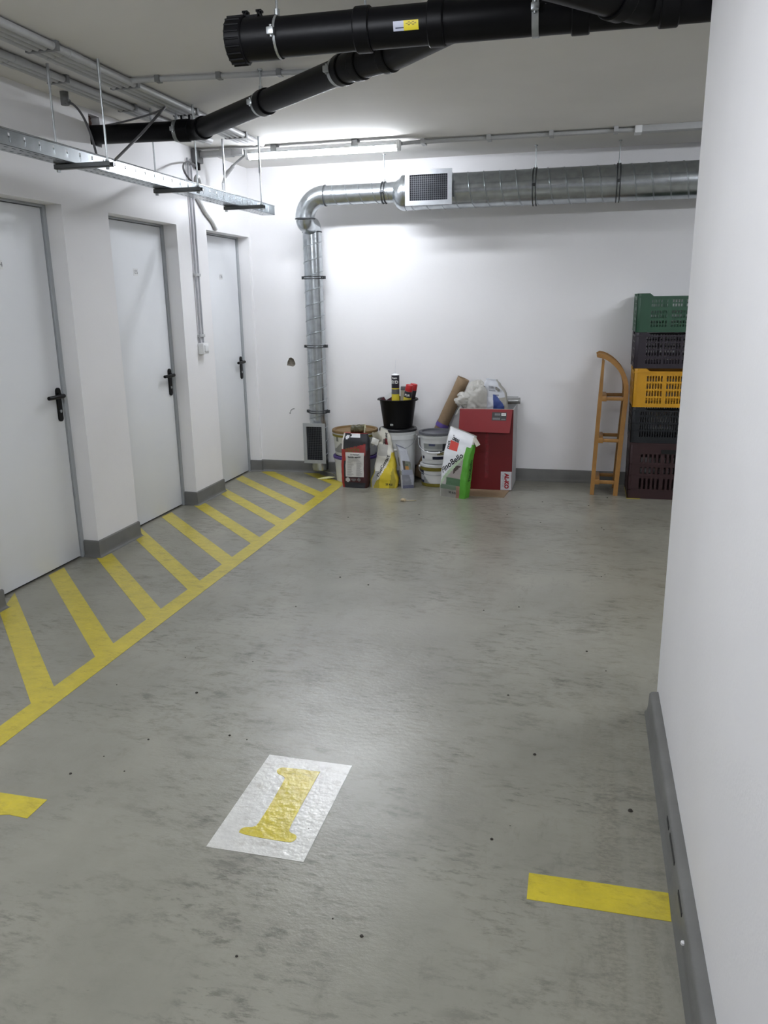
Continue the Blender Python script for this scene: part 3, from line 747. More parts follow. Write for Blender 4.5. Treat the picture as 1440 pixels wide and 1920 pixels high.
# batten feed channel on the left and its junction box on the wall
fd = thing('cable_channel', (-2.6, 5.80, 2.53), 'grey cable channel linking the wall junction box to the lit batten', 'cable channel')
MB().box((-2.80, 5.775, 2.525), (-2.462, 5.832, 2.565), bev=.004).build('channel', CONDUIT, fd)
MB().box((-2.64, 5.768, 2.520), (-2.55, 5.838, 2.570), bev=.004).build('sleeve', CONDUIT, fd)
MB().cyl((-2.80, 5.86, 2.550), (-2.47, 5.86, 2.550), .013, n=12).build('conduit', CONDUIT, fd)
MB().box((XW, 5.72, 2.485), (XW+.045, 5.83, 2.575), bev=.006).build('junction_box', mat('box_grey', (112, 113, 114), .5), fd)
for dy in (-.02, .02): MB().cyl((XW+.02, 5.775+dy, 2.44), (XW+.02, 5.775+dy, 2.485), .012, n=10).build('cable_gland', RUBBER, fd)
# wall conduits down to the socket between the second and third door
wcn = thing('switch_drop', (XW, 5.65, 1.14), 'twin grey conduits dropping down the left wall to a small white switch', 'conduit')
for y in (5.632, 5.682): MB().cyl((XW+.014, y, 1.205), (XW+.014, y, 2.50), .0072, n=12).build('conduit', mat('mid_grey_conduit', (166, 167, 171), .5), wcn)
for z in (1.26, 1.70, 2.28): MB().box((XW, 5.618, z-.010), (XW+.026, 5.697, z+.010), bev=.002).build('clip', CONDUIT, wcn)
sw = MB().box((XW, 5.612, 1.125), (XW+.048, 5.702, 1.208), bev=.006).build('switch_box', WHITEPL, wcn)
MB().box((XW+.048, 5.628, 1.142), (XW+.054, 5.686, 1.192), bev=.002).build('rocker', WHITEPL, sw)
# ceiling-wall socket with cable drooping into the tray
ck = thing('socket_cable', (-2.74, 4.1, 2.50), 'grey cable drooping from a small ceiling socket into the cable tray', 'cable')
MB().tube(bez((-2.728, 4.09, 2.535), (-2.62, 4.06, 2.52), (-2.52, 3.98, 2.36), (-2.45, 3.90, 2.19), 18), .006, 8).build('cable', CABLE, ck)
MB().cyl((-2.735, 4.095, 2.52), (-2.735, 4.095, CEILZ), .022, n=14).cyl((-2.728, 4.09, 2.535), (-2.70, 4.082, 2.53), .013, n=10).build('socket', mat('box_grey', (112, 113, 114), .5), ck)
c2 = thing('support_cable', (-2.33, 4.3, 2.2), 'dark cable pulled from the wall hole to the ceiling conduits and down to the tray', 'cable')
MB().tube(bez((XW+.01, 4.53, 2.50), (-2.70, 4.50, 2.50), (-2.45, 4.45, 2.515), (-2.33, 4.42, 2.545), 14), .0055, 8).build('cable', CABLE, c2)
MB().tube([(-2.33, 4.42, 2.55), (-2.36, 4.20, 2.38), (-2.397, 3.97, 2.215)], .0075, 8).build('stay', CABLE, c2)
c3 = thing('loop_cable', (-2.78, 5.6, 2.25), 'dark cable looping from the wall junction box down into the tray', 'cable')
MB().tube(bez((XW+.02, 5.755, 2.46), (XW+.05, 5.50, 2.50), (-2.72, 5.22, 2.36), (-2.47, 5.06, 2.215), 18), .0065, 8).build('cable', CABLE, c3)
c4 = thing('flexible_hose', (-2.7, 5.6, 2.2), 'thick grey flexible hose leaving the tray and running down above the third door', 'hose')
MB().tube(bez((-2.45, 4.98, 2.20), (-2.50, 5.05, 2.34), (-2.66, 5.55, 2.36), (XW+.018, 5.75, 2.24), 16)+[Vector((XW+.016, 5.85, 2.16)), Vector((XW+.014, 5.97, 2.10)), Vector((XW+.014, 6.03, 2.045))], .0135, 10).build('hose', mat('hose_grey', (186, 186, 186), .55), c4)
c5 = thing('lamp_feed', (-2.5, 5.75, 2.2), 'thin grey conduit bending from the lit batten down to the tray end', 'conduit')
MB().tube([(-2.462, 5.84, 2.535), (-2.56, 5.90, 2.50), (-2.66, 5.93, 2.44), (-2.70, 5.93, 2.36), (-2.66, 5.85, 2.27), (-2.50, 5.60, 2.20)], .008, 10).build('conduit', CONDUIT, c5)
MB().tube([(-2.60, 5.915, 2.475), (-2.68, 5.935, 2.405)], .013, 10).build('sleeve', CONDUIT, c5)
# ------------------------------------------------------------------ buckets
def bucket(mb_root, c, z0, h, r0, r1, name_color=BUCKET, lid=None, lidr=None):
    """body: r0 at base, r1 at rim; returns nothing, parts hang on mb_root"""
    x, y = c
    MB().lathe([(0, 0), (r0-.006, 0), (r0, .005), (r1-.006, h*.80), (r1-.006, h*.82), (r1+.001, h*.825), (r1+.002, h*.90), (r1-.002, h*.905), (r1+.003, h*.93), (r1+.003, h*.985), (r1, h-.002), (r1-.006, h-.002), (r1-.010, h-.03)], 48, (x, y, z0)).build('body', name_color, mb_root)
    if lid:
        MB().lathe([(0, h-.010), (r1-.022, h-.010), (r1-.016, h+.002), (r1+.001, h+.004), (r1+.007, h-.001), (r1+.008, h-.018), (r1+.0035, h-.020)], 48, (x, y, z0)).build('lid', lid, mb_root)

def bail(root, c, z, r, drop, a0=205, a1=335, grip=True, m=ZINC, push=.010):
    """wire handle hanging round the front of a bucket from two ears"""
    x, y = c; pts = []; n = 26
    for i in range(n+1):
        t = i/n; a = R(180+180*t); s = math.sin(math.pi*t)
        pts.append((x+(r+push)*math.cos(a), y+(r+push)*math.sin(a), z-drop*s**.8))
    MB().tube(pts, .0028, 6).build('handle', m, root)
    if grip:
        g = pts[n//2-3:n//2+4]; MB().tube(g, .008, 8).build('handle_grip', WHITEPL, root)
    for s in (-1, 1):
        MB().cyl((x+s*(r-.002), y, z), (x+s*(r+.014), y, z), .010, n=10).build('handle_ear', WHITEPL, root)

def wrap_label(root, c, r0z, z0, z1, a0, a1, paint, name='label_print', nu=30, nv=14):
    """printed sleeve: r0z(z) radius; angles in degrees; paint(u, v) -> rgb"""
    V = []; F = []; cols = []
    for i in range(nu+1):
        a = R(a0+(a1-a0)*i/nu)
        for j in range(nv+1):
            z = z0+(z1-z0)*j/nv; r = r0z(z)+.0012; V.append((c[0]+r*math.cos(a), c[1]+r*math.sin(a), z))
    for i in range(nu):
        for j in range(nv):
            F.append((i*(nv+1)+j, (i+1)*(nv+1)+j, (i+1)*(nv+1)+j+1, i*(nv+1)+j+1)); cols.append(paint((i+.5)/nu, (j+.5)/nv))
    return MB().add(V, F, cols).build(name, printed('glossy_print', .4), root, fixn=False)

PURPLE = mat('purple_lid', (72, 54, 116), .4); OLIVE = mat('olive_rim', (126, 116, 36), .45); BROWNLID = mat('brown_lid', (116, 90, 50), .5, var=.12, scale=8)
GREYLID = mat('dark_grey_lid', (84, 86, 92), .4, var=.06); BLKLID = mat('black_lid', (30, 32, 36), .35)
# stack beside the ventilation grille
CA = (-1.885, 6.515)
bA = thing('paint_bucket', (*CA, 0), 'white bucket with purple lid standing on the floor behind the red and black bag', 'bucket')
bucket(bA, CA, 0, .222, .168, .186, lid=PURPLE)
bA2 = thing('paint_bucket', (*CA, .227), 'white bucket with brown lid stacked on the purple-lidded bucket', 'bucket')
bucket(bA2, CA, .2275, .215, .172, .190, lid=BROWNLID)
MB().lathe([(.1935, .165), (.1945, .167), (.1945, .182), (.193, .184)], 48, (*CA, .2275)).build('rim_band', OLIVE, bA2)
def pA(u, v):
    if .30 < u < .36 and v > .72: return (120, 124, 120)
    if v < .5-.2*math.sin(u*9): return (140, 141, 138) if v > .12 else (196, 197, 192)
    return (212, 213, 208)
wrap_label(bA2, CA, lambda z: .172+.018*(z-.2275)/.215*1.0, .236, .40, 180, 330, pA)
# big white bucket with the black mixing tub on top
CB = (-1.506, 6.505)
bB = thing('paint_bucket', (*CB, 0), 'tall white bucket with black lid under the black tub', 'bucket')
bucket(bB, CB, 0, .462, .136, .152, lid=BLKLID)
bail(bB, CB, .405, .152, .105)
wrap_label(bB, CB, lambda z: .136+.016*z/.462, .05, .125, 215, 330, lambda u, v: (70, 72, 76) if v < .3 else (120, 122, 126))
wrap_label(bB, CB, lambda z: .154, .428, .452, 205, 232, lambda u, v: (140, 146, 156))
# two stacked buckets beside the green bag
CC = (-1.170, 6.462)
bC = thing('paint_bucket', (*CC, 0), 'white bucket with olive rims under the grey-lidded bucket', 'bucket')
bucket(bC, CC, 0, .185, .123, .131, lid=mat('white_lid', (206, 207, 206), .4))
MB().lathe([(.1335, .135), (.1345, .137), (.1345, .160), (.133, .162)], 48, (*CC, 0)).build('rim_band', OLIVE, bC)
MB().lathe([(.122, .0), (.1245, .003), (.126, .026), (.124, .028)], 48, (*CC, 0)).build('base_band', OLIVE, bC)
def pC(u, v):
    if u < .22: return (40, 42, 66) if v > .66 or v < .22 else (186, 188, 190)
    if u < .42 and v < .6 and u < .25+.3*(.6-v): return (150, 152, 152)
    return (216, 216, 214)
wrap_label(bC, CC, lambda z: .1235+.0085*z/.185, .030, .133, 195, 330, pC)
bail(bC, CC, .150, .136, .045, grip=False)
bC2 = thing('paint_bucket', (*CC, .19), 'white bucket with dark grey lid and printed label stacked above the olive-rimmed bucket', 'bucket')
bucket(bC2, CC, .190, .258, .120, .141, lid=GREYLID)
def pC2(u, v):
    if .12 < u < .72 and v > .56:
        if .30 < u < .50 and v > .86: return (52, 58, 88)
        return (134, 138, 136) if v > .70 else (168, 170, 168)
    if v > .50 and .12 < u < .85: return (30, 32, 40)
    if .55 < u < .85 and v > .26: return (150, 142, 96) if (int(u*30)+int(v*20)) % 3 else (92, 88, 52)
    if v < .18: return (26, 30, 54) if u > .42 or u < .12 else (224, 224, 224)
    return (222, 222, 222)
wrap_label(bC2, CC, lambda z: .120+.021*(z-.190)/.258*.97, .232, .362, 215, 335, pC2, nu=36, nv=22)
bail(bC2, CC, .395, .141, .105)

# black mixing tub
tub = thing('mixing_tub', (*CB, .467), 'black plastic mixing tub holding spray cans on the tall white bucket', 'tub')
TZ = .467
MB().lathe([(0, 0), (.114, 0), (.120, .005), (.150, .222), (.154, .232), (.168, .234), (.170, .238), (.168, .241), (.150, .240), (.146, .230), (.116, .010), (0, .010)], 48, (*CB, TZ)).build('body', BLACKP, tub)
for s in (-1, 1):
    MB().box((CB[0]+s*.150, CB[1]-.035, TZ+.226), (CB[0]+s*.168, CB[1]+.035, TZ+.236), bev=.003).build('grip_rim', BLACKP, tub)
for i, (a, z, w) in enumerate(((258, .036, .013),)):
    r = .120+.030*z/.222; MB().box((CB[0]+r*math.cos(R(a))-w, CB[1]+r*math.sin(R(a))-.004, TZ+z-.008), (CB[0]+r*math.cos(R(a))+w, CB[1]+r*math.sin(R(a))+.002, TZ+z+.008), bev=.002).build('moulded_tag', mat('pale_tag', (150, 152, 150), .5), tub)

def can(name, label, p, q, r, bands, cap=None, capm=None, cat='spray can', nozzle=None, words=()):
    """cylinder from p to q; bands: list of (t0, t1, rgb) along the axis"""
    p, q = Vector(p), Vector(q); d = (q-p).normalized(); L_ = (q-p).length
    rt = thing(name, p, label, cat)
    u = d.cross(Vector((0, 1, 0))).normalized(); w = d.cross(u)     # w points towards -Y or +Y
    if w.y > 0: w = -w; u = -u
    V = []; F = []; cols = []; n = 28; ts = sorted({0, 1} | {b for x in bands for b in x[:2]})
    for t in ts:
        for j in range(n):
            a = 2*math.pi*j/n; V.append(p+d*(t*L_)+(u*math.sin(a)+w*math.cos(a))*r)
    for i in range(len(ts)-1):
        tm = (ts[i]+ts[i+1])/2; c = next((b[2] for b in bands if b[0] <= tm <= b[1]), (30, 30, 32))
        for j in range(n): F.append((i*n+j, i*n+(j+1) % n, (i+1)*n+(j+1) % n, (i+1)*n+j)); cols.append(c)
    F.append(tuple(range(n-1, -1, -1))); cols.append((150, 150, 150)); F.append(tuple((len(ts)-1)*n+j for j in range(n))); cols.append((160, 160, 160))
    MB().add(V, F, cols).build('body', printed('glossy_print', .4), rt)
    if cap: MB().tube([q-d*.002, q+d*.004, q+d*(cap-.004), q+d*cap], [r*.93, r*.96, r*.92, r*.84], 24).build('cap', capm, rt)
    else: MB().tube([q, q+d*.008, q+d*.012], [r*.95, r*.55, r*.42], 24).build('dome', WHITEPL if nozzle else ZINC, rt)
    if nozzle: MB().tube([q+d*.010, q+d*.030, q+d*nozzle+Vector((.004, 0, 0))], [.006, .0022, .0016], 8).build('straw', mat('pale_straw', (222, 222, 226), .4), rt)
    for body, size, t, m, bold in words:
        c = p+d*(t*L_)
        def pl(x, y, c=c): 
            a = x/r; return c+d*y+u*math.sin(a)*(r+.0015)+w*math.cos(a)*(r+.0015)
        # pick the direction so that text reads left to right seen from the front
        sgn = 1 if u.x > 0 else -1
        text(body, size, m, rt, lambda x, y, pl=pl, s=sgn: pl(x*s, y), bold=bold)
    return rt
can('foam_can', 'upright black and yellow foam can with a thin straw in the black tub', (-1.512, 6.450, .50), (-1.512, 6.450, .905), .0325,
    [(0, .62, (214, 196, 52)), (.62, .72, (88, 88, 92)), (.72, .74, (214, 196, 52)), (.74, 1, (22, 20, 36))], nozzle=.125,
    words=[('STD', .034, .86, WHINK, .0014), ('foam', .020, .945, WHINK, .0006)])
can('spray_can', 'red-capped yellow and black spray can leaning in the black tub', (-1.452, 6.475, .53), (-1.402, 6.452, .775), .0325,
    [(0, .80, (206, 190, 70)), (.80, 1, (40, 40, 46))], cap=.052, capm=mat('red_cap', (176, 30, 34), .4), words=[('PUR', .024, .88, WHINK, .001)])
can('spray_can', 'red-capped black spray can leaning behind the yellow one in the black tub', (-1.438, 6.540, .53), (-1.384, 6.535, .775), .0325,
    [(0, 1, (34, 26, 32))], cap=.052, capm=mat('red_cap', (176, 30, 34), .4))
can('sealant_cartridge', 'cream sealant cartridge with grey nozzle standing in the black tub', (-1.470, 6.53, .50), (-1.462, 6.53, .775), .026, [(0, 1, (206, 202, 188))], cap=.030, capm=mat('grey_nozzle', (120, 120, 122), .5), cat='cartridge')
bx = thing('small_packet', (-1.56, 6.46, .50), 'small dark red and white packet lying at the left of the black tub', 'packet')
m_ = MB(); m_.xf = Matrix.Translation((-1.580, 6.475, .712)) @ Matrix.Rotation(R(-32), 4, 'Y')
m_.box((-.055, -.018, -.028), (.045, .018, .028), bev=.004).build('carton', mat('packet_dark_red', (74, 26, 34), .5), bx)
m_ = MB(); m_.xf = Matrix.Translation((-1.580, 6.475, .712)) @ Matrix.Rotation(R(-32), 4, 'Y')
m_.box((-.02, -.0195, -.006), (.046, .0195, .0295)).build('white_panel', WHITEPL, bx)

# ------------------------------------------------------------------ bags
class Bag:
    def __init__(s, name, label, base, rotz, H, W, D, off, paint, n=4., crump=.004, rows=56, N=88, m=None, cat='bag', seed=0, slant=0., z0=0., flat=True):
        s.base = Vector((*base, z0)); s.M = Matrix.Translation(s.base) @ Matrix.Rotation(R(rotz), 4, 'Z')
        s.H, s.W, s.D, s.off, s.n, s.crump, s.seed, s.slant = H, W, D, off, n, crump, seed, slant
        s.root = thing(name, s.base, label, cat)
        V = []; F = []; cols = []; per = []
        q = N//4
        for k_ in range(4):
            for i in range(q):
                t = -1+2*i/q; per.append(((t, -1), (1, t), (-t, 1), (-1, -t))[k_])
        for j in range(rows+1):
            v = j/rows
            for px, py in per: V.append(s.pt(px, py, v))
        N = len(per)
        for j in range(rows):
            for i in range(N):
                i2 = (i+1) % N
                F.append((j*N+i, j*N+i2, (j+1)*N+i2, (j+1)*N+i))
                cols.append(paint((per[i][0]+per[i2][0])/2, (per[i][1]+per[i2][1])/2, (j+.5)/rows))
        F.append(tuple(range(N-1, -1, -1))); cols.append(cols[0]); F.append(tuple(rows*N+i for i in range(N))); cols.append(cols[-1])
        s.body = MB().add(V, F, cols).build('sack', m or printed('sack_print', .48, bump=.18), s.root, angle=60)
    def pt(s, px, py, v, push=0.):
        k_ = (abs(px)**s.n+abs(py)**s.n)**(1/s.n)
        X = px/k_*s.W(v)/2; Y = py/k_*s.D(v)/2
        dx, dy = s.off(v)
        z = s.H*v + s.slant*px*v**2
        p = Vector((X+dx, Y+dy, z))
        e = min(1., v*6)*s.crump
        q = Vector((X*9+s.seed, Y*9, v*s.H*11))
        nv = Vector((noise.noise(q), noise.noise(q+Vector((7.3, 1.1, 4.2))), noise.noise(q+Vector((3.1, 9.7, 2.2)))))
        q2 = q*2.7
        nv += .45*Vector((noise.noise(q2), noise.noise(q2+Vector((5, 5, 1))), 0))
        p += nv*e
        nd = Vector((px, py, 0)); nd = Vector((0, -1, 0)) if abs(py) >= abs(px) and py < 0 else (Vector((1, 0, 0)) if px > 0 else Vector((-1, 0, 0)))
        if push: p += nd*push
        return s.M @ p
    def front(s, x0, v0, ang=0., sx=1., push=.0016):
        """text placement on the front face: metres from (x0, v0*H), rotated by ang"""
        ca, sa = math.cos(R(ang)), math.sin(R(ang))
        def f(x, y):
            X = x0+(x*ca-y*sa)*sx; Z = v0*s.H+x*sa+y*ca; v = max(0, min(1, Z/s.H)); return s.pt(max(-1, min(1, 2*X/s.W(v))), -1, v, push)
        return f
    def side(s, sg, y0, v0, ang, push=.0016):
        ca, sa = math.cos(R(ang)), math.sin(R(ang))
        def f(x, y):
            Y = y0+(x*ca-y*sa)*sg; Z = v0*s.H+x*sa+y*ca; v = max(0, min(1, Z/s.H)); return s.pt(sg, max(-1, min(1, 2*Y/s.D(v))), v, push)
        return f

def lerpk(keys):
    def f(v):
        for (a, x), (b, y) in zip(keys, keys[1:]):
            if v <= b:
                t = (v-a)/(b-a); t = t*t*(3-2*t) if True else t; return x+(y-x)*t
        return keys[-1][1]
    return f

# red and black adhesive bag
RD, BK, WT, DR_ = (150, 40, 38), (38, 39, 44), (196, 194, 190), (92, 30, 32)
def p_red(px, py, v):
    front = py < 0 and abs(py) >= abs(px)
    if px <= -.985 or (not front and px < 0):
        return RD if v < .72 else (214, 210, 206)
    if not front: return (52, 20, 24) if v < .7 else BK
    if px < -.80: return RD if v < .72 else BK
    if v > .76+.07*px: 
        if v > .93 and -.35+.1*math.sin(v*60) < px < .45: return (226, 228, 230)
        if .90 < v < .965 and ((px+.62)/.20)**2+((v-.93)/.035)**2 < 1: return (220, 222, 226)
        return BK
    if .215 < v < .655 and -.66 < px < .80: return WT
    if v > .60: return (134, 38, 36) if px > -.6 or v < .72 else (134, 38, 36)
    if px < -.66 and v > .50: return RD
    if .10 < v < .20:
        if ((px+.46)/.17)**2+((v-.155)/.042)**2 < 1: return (186, 184, 180)
        if ((px-.0)/.15)**2+((v-.158)/.028)**2 < 1: return (110, 106, 106)
        if abs(px-.42)/.20+abs(v-.162)/.036 < 1: return (116, 112, 112)
        return (62, 22, 26)
    return BK if px < .55 or v < .1 else (66, 22, 26)
rb = Bag('cement_bag', 'red and black sack with a white printed panel leaning on the bucket stack', (-1.812, 6.248), -3, .445, lerpk([(0, .215), (.1, .232), (.6, .236), (.85, .226), (1, .205)]), lerpk([(0, .105), (.2, .122), (.6, .116), (.85, .085), (1, .045)]), lambda v: (0, .03*v), p_red, seed=3.3, crump=.005)
text('NoVe', .052, mat('olive_ink', (96, 82, 30), .6), rb.root, rb.front(-.012, .705, 5), bold=.0012)
text('S1 Premium', .016, INK, rb.root, rb.front(.010, .625, 3), bold=.0004)
text('flexibilis ragaszt\u00f3', .0165, INK, rb.root, rb.front(.006, .580, 3), bold=.0006)
tl = MB()
for i in range(17):
    v = .545-.019*i
    for x0, w in ((-.058, random.uniform(.035, .062)), (.024, random.uniform(.03, .055))):
        if i < 3 and x0 > 0: continue
        if i < 3: x0, w = -.05, random.uniform(.08, .11)
        f = rb.front(0, 0, 0, push=.0014); Z = v*rb.H
        tl.add([f(x0, Z-.0012), f(x0+w*.5, Z-.0012), f(x0+w, Z-.0012), f(x0+w, Z+.0012), f(x0+w*.5, Z+.0012), f(x0, Z+.0012)], [(0, 1, 4, 5), (1, 2, 3, 4)])
o_ = tl.build('small_print', mat('grey_print_ink', (120, 118, 116), .6), rb.root, smooth=False, fixn=False); o_['kind'] = 'stuff'
text('M  XIVA', .060, WHINK, rb.root, rb.side(-1, -.0, .44, 90), bold=.0006)
# loose cellophane roll on top of that bag
roll = thing('film_roll', (-1.80, 6.30, .455), 'crumpled dark olive bundle lying on top of the red and black sack', 'bundle')
m_ = MB(); V = []; F = []; n = 20
for i in range(13):
    t = i/12; 
    for j in range(n):
        a = 2*math.pi*j/n; r = .033*(1+.25*noise.noise(Vector((i*.6, math.cos(a)*1.6, math.sin(a)*1.6)))); V.append((-1.855+.115*t, 6.305+r*1.1*math.cos(a), .472+r*math.sin(a)+.010*t))
for i in range(12):
    for j in range(n): F.append((i*n+j, i*n+(j+1) % n, (i+1)*n+(j+1) % n, (i+1)*n+j))
F += [tuple(range(n)), tuple(12*n+j for j in range(n))]
m_.add(V, F).build('roll', mat('olive_film', (76, 72, 46), .35, var=.45, scale=35, bump=.4), roll)
m_ = MB().tube([(-1.737, 6.27, .45), (-1.730, 6.275, .49), (-1.737, 6.30, .515)], [.006, .008, .005], 8); m_.build('loose_end', mat('clear_tape', (186, 180, 150), .3), roll)

# yellow mortar bag with a slumped neck
YL = (206, 184, 40); GY = (150, 150, 146); YD = (160, 146, 40); CR = (214, 211, 200)
def p_yel(px, py, v):
    front = py < 0 and abs(py) >= abs(px)
    if not front: return (196, 174, 44) if px > 0 and v < .62 else ((206, 202, 188) if v > .3 else (176, 166, 70))
    dg = v-(.19+.36*(px+.30))          # above the diagonal is white
    if v > .75:
        if v < .86 and .02 < px < .50: return (112, 22, 32)
        return (200, 197, 184)
    if dg > 0:
        if v > .56 and px < .35: return (176, 174, 168)
        if v < .28 and px < -.45: return GY
        return CR
    if px < -.72 and v < .12: return YL
    if px < -.30 and v < .22: return YD if v < .16 else GY
    if px > .45 and v < .24-.22*(1-px): return YD
    if px > .30 and (px-1.0)**2+(v*1.6)**2 < .30: return YD
    return YL
yb = Bag('mortar_bag', 'yellow and white mortar sack slumped to a narrow neck', (-1.578, 6.285), 2, .475, lerpk([(0, .225), (.10, .232), (.32, .185), (.55, .142), (.72, .120), (.88, .105), (1, .055)]), lerpk([(0, .11), (.15, .115), (.5, .08), (.8, .065), (1, .03)]), lambda v: (.012*math.sin(v*3)-.006*v, .055*v), p_yel, seed=8.1, crump=.009, slant=-.012)
text('DuoContact', .040, INK, yb.root, yb.front(-.010, .385, 62, .9), bold=.0010)
text('25 KG', .022, INK, yb.root, yb.front(.050, .065, 0), bold=.0008)
text('bau', .034, INK, yb.root, yb.front(.020, .90, -90), bold=.001); text('mit', .034, INK, yb.root, yb.front(.000, .80, -90), bold=.001)
fl_ = MB(); V = []; F = []
for i in range(9):
    for j in range(7):
        a, b = i/8, j/6
        V.append((-1.668+.085*a+.006*math.sin(b*5), 6.262+.03*math.sin(a*4+b*2)-.012*b, .370+.085*b+.020*a-.028*(1-b)*(1-a)+.006*noise.noise(Vector((a*4, b*4, 0)))))
for i in range(8):
    for j in range(6): F.append((i*7+j, (i+1)*7+j, (i+1)*7+j+1, i*7+j+1))
fl_.add(V, F).build('torn_flap', mat('sack_paper_inside', (202, 198, 186), .7, var=.12, scale=25, bump=.2), yb.root)
fl_ = MB(); fl_.xf = Matrix.Translation((-1.640, 6.245, .385)) @ Matrix.Rotation(R(18), 4, 'Y'); fl_.box((-.03, -.004, -.026), (.03, .006, .026), bev=.004).build('folded_paper', mat('white_paper', (222, 221, 216), .7), yb.root)

# small silver-blue bag
SL = (188, 191, 200)
def p_sil(px, py, v):
    front = py < 0 and abs(py) >= abs(px)
    if front:
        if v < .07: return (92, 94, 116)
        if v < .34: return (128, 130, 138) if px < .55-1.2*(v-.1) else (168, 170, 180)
        if v < .46: return (150, 154, 168)
        if v < .60 and -.3 < px < .35: return (176, 128, 60) if v < .55 else (90, 100, 80)
        if v < .68 and -.6 < px: return (70, 66, 60) if px < -.2 else (120, 124, 112)
        return SL
    if px < 0:
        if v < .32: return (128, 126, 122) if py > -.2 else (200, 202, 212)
        if v < .42: return (150, 152, 150)
        if .52 < v < .72: return (120, 124, 132) if (py-.1)**2+((v-.62)/.5)**2*2.5 < .25 else (206, 208, 214)
        if v < .50 and py > .2: return (46, 50, 98)
        return (206, 208, 214)
    return (196, 198, 206)
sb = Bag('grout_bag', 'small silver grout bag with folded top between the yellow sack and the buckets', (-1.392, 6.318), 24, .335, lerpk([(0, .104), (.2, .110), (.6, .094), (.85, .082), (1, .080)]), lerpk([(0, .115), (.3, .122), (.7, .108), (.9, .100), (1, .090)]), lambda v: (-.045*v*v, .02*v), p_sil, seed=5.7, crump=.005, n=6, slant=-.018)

# green and white plaster bag
GN = (84, 158, 48)
def p_grn(px, py, v):
    front = py < 0 and abs(py) >= abs(px)
    if not front:
        if px > 0: return GN if v < .86 else (180, 178, 170)
        return (196, 196, 194)
    b1 = .20+.30*(px+1)                  # lower edge of the white field
    if v > b1+.03:
        if v > .90: return (226, 227, 230)
        if .705 < v < .835 and -.70 < px < -.02: return (200, 66, 56)
        if px > .62 and v < .80: return GN
        if .55 < px <= .75 and .62 < v < .72: return (206, 222, 180)
        return (222, 224, 228)
    if px > .62: return GN
    if v > b1-.05: return (170, 190, 160)
    h = noise.noise(Vector((px*2.2, v*5, 1.7)))
    if .30 < v < .50 and px > -.2: return (62, 50, 46) if v > .22+.30*(px+1)-.16 and px > .0 else (150, 142, 138)
    if .20 < v < .30: return (74, 104, 76) if px > -.45 else (168, 164, 160)
    if v < .13 and px > .35: return (150, 110, 96)
    if .13 < v < .20: return (104, 122, 104) if px < .3 else (150, 120, 104)
    return tuple(int(c+14*h) for c in (150, 148, 142))
gb = Bag('plaster_bag', 'white and green plaster sack leaning against the red box', (-.952, 6.062), -22, .505, lerpk([(0, .222), (.10, .232), (.6, .232), (.85, .236), (1, .232)]), lerpk([(0, .095), (.2, .110), (.6, .095), (.85, .06), (1, .026)]), lambda v: (.018*v, .095*v*v), p_grn, seed=1.9, crump=.005, n=7, slant=-.030, N=120, rows=72)
text('FinoBello', .060, INK, gb.root, gb.front(-.025, .535, 42, .95), bold=.0016)
text('FinoBello', .046, mat('dark_green_ink', (22, 40, 24), .6), gb.root, gb.side(1, .004, .44, 90), bold=.0010)
text('20 KG', .024, INK, gb.root, gb.front(.006, .078, -4), bold=.0006)
text('bau', .046, INK, gb.root, gb.front(-.034, .872, -4), bold=.0016); text('mit', .042, INK, gb.root, gb.front(-.092, .765, 94), bold=.0012)
# torn ear at the top right corner of the sack
fl_ = MB(); fl_.add([gb.pt(.8, -.9, .97, .004), gb.pt(1, -.2, .97, .006), gb.pt(1, .9, .86, .040), gb.pt(1, -.2, .83, .022), gb.pt(1, -.9, .90, .010)], [(0, 1, 4), (1, 2, 3), (1, 3, 4)])
fl_.build('torn_corner', mat('sack_paper_inside', (202, 198, 186), .7), gb.root, smooth=False, fixn=False)

# ------------------------------------------------------------------ red carton
BX0, BX1, BY0, BY1, BZ0, BZ1 = -.955, -.532, 6.315, 6.690, .0055, .655
sheet = MB(); sheet.prism([(-.975, 6.085), (-.57, 6.080), (-.535, 6.50), (-.945, 6.51)], .0004, .0045, 'xy')
tag(sheet.build('cardboard_sheet', CARD, None, smooth=False), 'flat brown cardboard sheet under the red carton', 'cardboard')
box = thing('carton', ((BX0+BX1)/2, (BY0+BY1)/2, BZ0), 'tall open red carton with white sides and front flap folded down', 'box')
REDC = mat('red_carton_print', (102, 11, 17), .5, var=.05, scale=6); WHC = mat('white_carton_print', (176, 177, 178), .6, var=.05, scale=10)
t = .005
MB().box((BX0, BY0, BZ0), (BX1, BY0+t, BZ1)).build('front_panel', REDC, box, smooth=False)
MB().box((BX0, BY1-t, BZ0), (BX1, BY1, BZ1)).build('back_panel', WHC, box, smooth=False)
for x in (BX0, BX1-t): MB().box((x, BY0+t, BZ0), (x+t, BY1-t, BZ1)).build('side_panel', WHC, box, smooth=False)
MB().box((BX0+t, BY0+t, BZ0), (BX1-t, BY1-t, BZ0+t)).build('bottom_panel', CARD, box, smooth=False)
MB().box((BX0+t, BY0+t, .555), (BX1-t, BY1-t, .56)).build('inner_tray', CARD, box, smooth=False)
fp = MB(); fx0, fx1 = BX0, BX1-.006
fp.add([(fx0, BY0-.002, BZ1+.001), (fx1, BY0-.002, BZ1+.001), (fx1-.018, BY0-.038, .475), (fx0-.004, BY0-.034, .480), (fx0, BY0-.006, BZ1+.002), (fx1, BY0-.006, BZ1+.002), (fx1-.018, BY0-.042, .475), (fx0-.004, BY0-.038, .480)],
       [(0, 1, 2, 3), (4, 5, 6, 7), (0, 1, 5, 4), (1, 2, 6, 5), (2, 3, 7, 6), (3, 0, 4, 7)])
